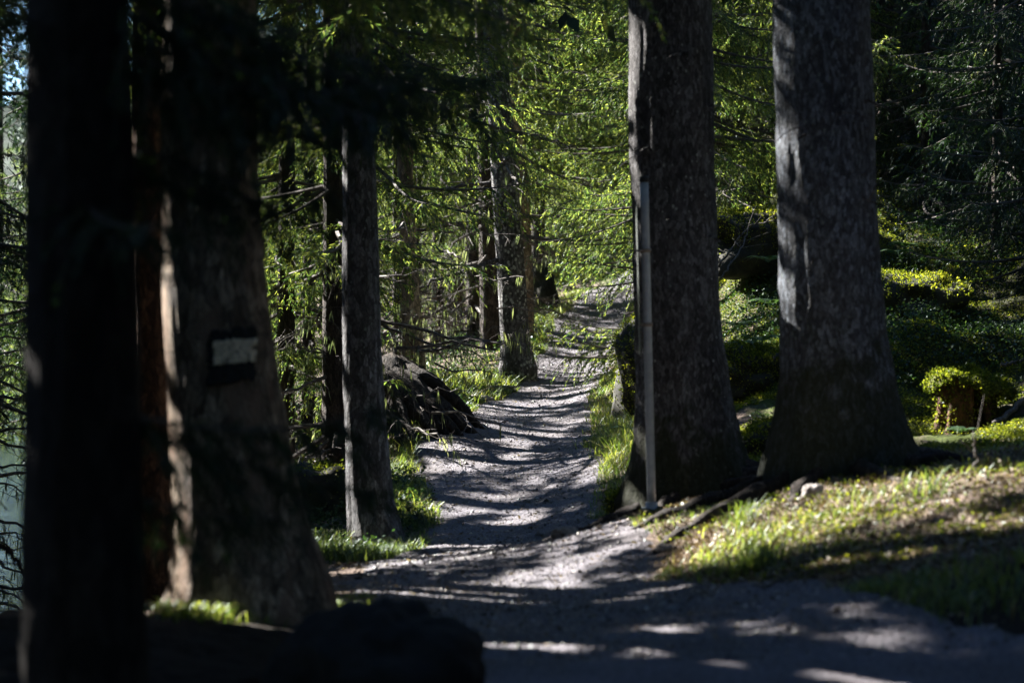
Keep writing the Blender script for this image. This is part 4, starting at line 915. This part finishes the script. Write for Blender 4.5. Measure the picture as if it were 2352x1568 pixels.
stick([on_ground(560, 9.8, .03), on_ground(700, 10.2, .05)], .02, 'dark stick on the shaded ground at the bottom left', 10, 'root')
stick([on_ground(1750, 12.6, .02), on_ground(1840, 12.9, .03)], .009, 'short dry twig on the litter below the grass bank', 11)
stick([on_ground(705, 22.2, .32), on_ground(760, 22.3, .42), on_ground(790, 22.6, .30)], .035, 'root arching over the dark earthy hump', 12, 'root', name='root', cat='root', twigs=1)

# ------------------------------------------------------------------ ferns
def make_fern(c, size, label, seed, n=7, face=None):
    rg = np.random.default_rng(seed); root = empty('fern', c, label, 'fern', None)
    for k in range(n):
        az = (2 * np.pi * k / n + rg.uniform(-.3, .3)) if face is None else face + rg.uniform(-1.1, 1.1)
        L = size * rg.uniform(.75, 1.1); t = np.linspace(0, 1, 20); dirn = np.array([math.cos(az), math.sin(az), 0])
        ax = dirn * (L * t * .9)[:, None] + np.array([0, 0, 1.0]) * (L * (.75 * t - .75 * t ** 2.2))[:, None]
        mb = MB(); mb.tube(ax, .003 * (1 - t) + .001, 3); sd_ = np.array([-dirn[1], dirn[0], 0])
        tn = nrm(np.gradient(ax, axis=0))
        for u in np.linspace(.15, .99, 26):
            p0 = np.array([np.interp(u, t, ax[:, j]) for j in range(3)]); tg = nrm(np.array([np.interp(u, t, tn[:, j]) for j in range(3)]))
            l = L * .23 * math.sin(min(1, u * 1.1 + .12) * np.pi) ** .7 + .008
            for s in (-1, 1):
                dd = nrm(sd_ * s + tg * .35 + np.array([0, 0, -.12])); q = p0 + dd * l * .5
                mb.add([p0, q + tg * l * .13, p0 + dd * l, q - tg * l * .13], [[0, 1, 2, 3]])
        mb.build('frond', M['fern'], root, smooth=False)
    return root
for k, (px, d, dz, s, lab) in enumerate([
  (1745, 23.0, .50, .34, 'pale fern on the mossy boulder between the massive trunks'), (1700, 23.6, .42, .32, 'fern arching left of the pale one between the massive trunks'),
  (1770, 25.2, .45, .36, 'fern close to the bluish trunk, above the mossy boulder'), (1690, 26.5, .25, .34, 'shaded fern right of the trunk by the pole'),
  (1765, 27.4, .55, .34, 'upper fern in the gap between the massive trunks'), (1448, 24.2, .05, .28, 'small fern in the grass left of the steel pole'),
  (2205, 20.2, .02, .24, 'small fern in front of the hollow stump'), (2080, 29.3, .25, .38, 'fern on the shaded slope right of the bluish trunk'),
  (2150, 30.5, .2, .38, 'fern higher on the shaded slope'), (2060, 27.2, .55, .32, 'fern on top of the sunlit hummock')]):
    make_fern(on_ground(px, d, dz), s, lab, k + 5)
for k, (px, py, d, s, lab) in enumerate([]): pass

# ------------------------------------------------------------------ ground cover
def blades(xy, h, lean, wid, rng, name, mat, label, spread_dir=None):
    n = len(xy); z = ground_z(xy[:, 0], xy[:, 1]) - .01; b = np.column_stack([xy, z])
    az = rng.uniform(0, 2 * np.pi, n); d = np.stack([np.cos(az), np.sin(az), np.zeros(n)], 1)
    s = np.stack([-np.sin(az + rng.normal(0, .5, n)), np.cos(az), np.zeros(n)], 1) * (wid * rng.uniform(.6, 1.3, n))[:, None] / 2
    h = h[:, None] * .72; ln = (lean * rng.uniform(.2, 1.3, n))[:, None] * h; up = np.array([0, 0, 1.0])
    p = [b, b + d * ln * .25 + up * h * .5, b + d * ln * .9 + up * h * .88, b + d * ln * 1.5 + up * h * .86 + 0 * h]
    p[3] = p[2] + (d * ln * .7 + up * h * (.16 - .30 * ln / np.maximum(h, 1e-3)))
    w = [1, .85, .5, .02]
    V = np.stack([p[0] - s, p[0] + s, p[1] - s * w[1], p[1] + s * w[1], p[2] - s * w[2], p[2] + s * w[2], p[3] - s * w[3], p[3] + s * w[3]], 1)
    f = np.array([[0, 1, 3, 2], [2, 3, 5, 4], [4, 5, 7, 6]]); F = (np.arange(n)[:, None, None] * 8 + f[None]).reshape(-1, 4)
    mb = MB(); mb.add(V.reshape(-1, 3), F); return tag(mb.build(name, M[mat], smooth=False), label, 'grass', kind='stuff')
rg = np.random.default_rng(21)
gx, gh = [], []
def clump(px, d, n, rx, ry, h):
    x = (px - 1176) / FPX * d; q = rg.normal(0, 1, (n, 2)) * [rx, ry] + [x, d]; gx.append(q); gh.append(rg.uniform(.45, 1.15, n) * h)
for c in GRASS: clump(*c)
# verges along the path
for (y0, y1, n, h) in [(19, 26, 6000, .10), (26, 48, 22000, .13), (48, 64, 4000, .12)]:
    y = rg.uniform(y0, y1, n); x = np.interp(y, _pc[:, 1], _pc[:, 0]) + rg.choice([-1, 1], n, p=[.62, .38]) * (np.interp(y, _pc[:, 1], _pc[:, 2]) / 2 + rg.exponential(.30, n) - .05)
    s = path_s(x, y); k = (s < .0) & (fbm(x * 1.3, y * 1.3, 0, 19) > -.35); gx.append(np.stack([x[k], y[k]], 1)); gh.append(rg.uniform(.4, 1.2, k.sum()) * h)
G = np.concatenate(gx); H_ = np.concatenate(gh); k = path_s(G[:, 0], G[:, 1]) < .04
G, H_ = G[k], H_[k]; isdry = rg.random(len(G)) < .13
blades(G[~isdry], H_[~isdry], .75, .0065 + G[~isdry, 1] * .00012, rg, 'grass', 'grass', 'green grass along the path and on the sunlit bank')
blades(G[isdry], H_[isdry] * .8, 1.1, .005 + G[isdry, 1] * .0001, rg, 'dry_grass', 'dry', 'dry straw coloured grass among the green')

def cover(xy, size, hgt, mat, name, label, cat, seed, flat=.5, asp=.35):
    rg = np.random.default_rng(seed); n = len(xy); z = ground_z(xy[:, 0], xy[:, 1]); b = np.column_stack([xy, z + rg.uniform(0, 1, n) ** 1.6 * hgt])
    dr = nrm(np.column_stack([rg.normal(0, 1, (n, 2)), rg.normal(.25, flat, n)])); L = rg.uniform(*size, (n, 1)); s = nrm(np.cross(dr, rg.normal(0, .5, (n, 3)) + [0, 0, .6])) * L * asp
    g = np.stack([b, b + dr * L * .5 + s, b + dr * L, b + dr * L * .5 - s], 1); mb = MB(); mb.add(g.reshape(-1, 3), np.arange(n * 4).reshape(-1, 4))
    return tag(mb.build(name, M[mat], smooth=False), label, cat, kind='stuff')
def field(n, y0, y1, px0, px1, thr, sd, fr=.9):
    y = rg.uniform(y0 ** 2, y1 ** 2, n) ** .5 if False else np.exp(rg.uniform(math.log(y0), math.log(y1), n)); px = rg.uniform(px0, px1, n); x = (px - 1176) / FPX * y
    k = (fbm(x * fr, y * fr, 0, sd) > thr) & (path_s(x, y) < -.05); return np.stack([x[k], y[k]], 1), None
f, _ = field(330000, 18.3, 44, 1590, 2420, -.45, 51); cover(f, (.012, .03), .05, 'moss', 'moss', 'yellow green moss carpeting the right hillside', 'moss', 1)
f, _ = field(170000, 20.5, 46, 1590, 2420, .0, 61); cover(f, (.02, .042), .26, 'berry', 'bilberry_plants', 'knee high leafy bilberry growth on the hillside', 'bilberry', 2)
f, _ = field(60000, 20, 48, 560, 1290, -.2, 71); cover(f, (.025, .055), .16, 'berry', 'ground_plants', 'low leafy growth on the lake side of the path', 'ground plants', 3)
f, _ = field(52000, 12, 18.5, 1150, 2420, -.9, 81); cover(f, (.012, .045), .012, 'litter', 'leaf_litter', 'brown needles and leaf litter on the bank', 'leaf litter', 4, .15, .25)
f, _ = field(14000, 12.2, 15.5, 1380, 2000, -.9, 87); cover(f, (.012, .04), .012, 'litter', 'leaf_litter', 'needle litter on the lower edge of the bank', 'leaf litter', 9, .15, .25)
f, _ = field(9000, 17.5, 30, 600, 1350, -.9, 83); cover(f, (.012, .045), .012, 'litter', 'leaf_litter', 'leaf litter beside the path', 'leaf litter', 5, .15, .25)
f, _ = field(16000, 12.5, 17, 1450, 2420, .05, 85, 1.6); cover(f, (.015, .03), .03, 'moss', 'moss', 'thin moss between the roots on the sunlit bank', 'moss', 6)

n = 9000; y = np.exp(rg.uniform(math.log(10.5), math.log(46), n)); x = np.interp(y, _pc[:, 1], _pc[:, 0]) + rg.uniform(-.55, .55, n) * np.interp(y, _pc[:, 1], _pc[:, 2])
cover(np.stack([x, y], 1), (.015, .05), .02, 'litter', 'leaf_litter', 'needles and leaf scraps lying on the gravel', 'leaf litter', 8, .1, .2)
# pebbles and chips strewn over the gravel
n = 26000; y = np.exp(rg.uniform(math.log(10.5), math.log(50), n)); mid_ = np.interp(y, _pc[:, 1], _pc[:, 0]); w_ = np.interp(y, _pc[:, 1], _pc[:, 2]) / 2 + .15
x = mid_ + rg.uniform(-1, 1, n) * w_; k = path_s(x, y) > -.12; x, y = x[k], y[k]; n = len(x); s = rg.lognormal(math.log(.0075), .42, n); s = np.minimum(s, .035)
z = ground_z(x, y) + np.clip(path_s(x, y) * .25, -.06, .016) + s * .15
o6 = np.array([[1, 0, 0], [0, 1, 0], [-1, 0, 0], [0, -1, 0], [0, 0, .7], [0, 0, -.7]], float); jit = 1 + rg.uniform(-.35, .35, (n, 6, 1))
V = np.stack([x, y, z], 1)[:, None] + o6[None] * jit * s[:, None, None]; fq = np.array([[0, 1, 4, 4], [1, 2, 4, 4], [2, 3, 4, 4], [3, 0, 4, 4]])
a_ = rg.uniform(0, 6.28, n); ca, sa = np.cos(a_)[:, None], np.sin(a_)[:, None]; dx, dy = V[..., 0] - x[:, None], V[..., 1] - y[:, None]
V[..., 0] = x[:, None] + dx * ca - dy * sa; V[..., 1] = y[:, None] + dx * sa + dy * ca
# quads only: cut each stone's top into two four-sided faces
fq = np.array([[0, 1, 2, 4], [2, 3, 0, 4], [0, 5, 2, 1], [2, 5, 0, 3]]); F = (np.arange(n)[:, None, None] * 6 + fq[None]).reshape(-1, 4)
mb = MB(); mb.add(V.reshape(-1, 3), F); tag(mb.build('gravel', M['chips'], smooth=False), 'loose stones and chips on the gravel path', 'gravel', kind='stuff')
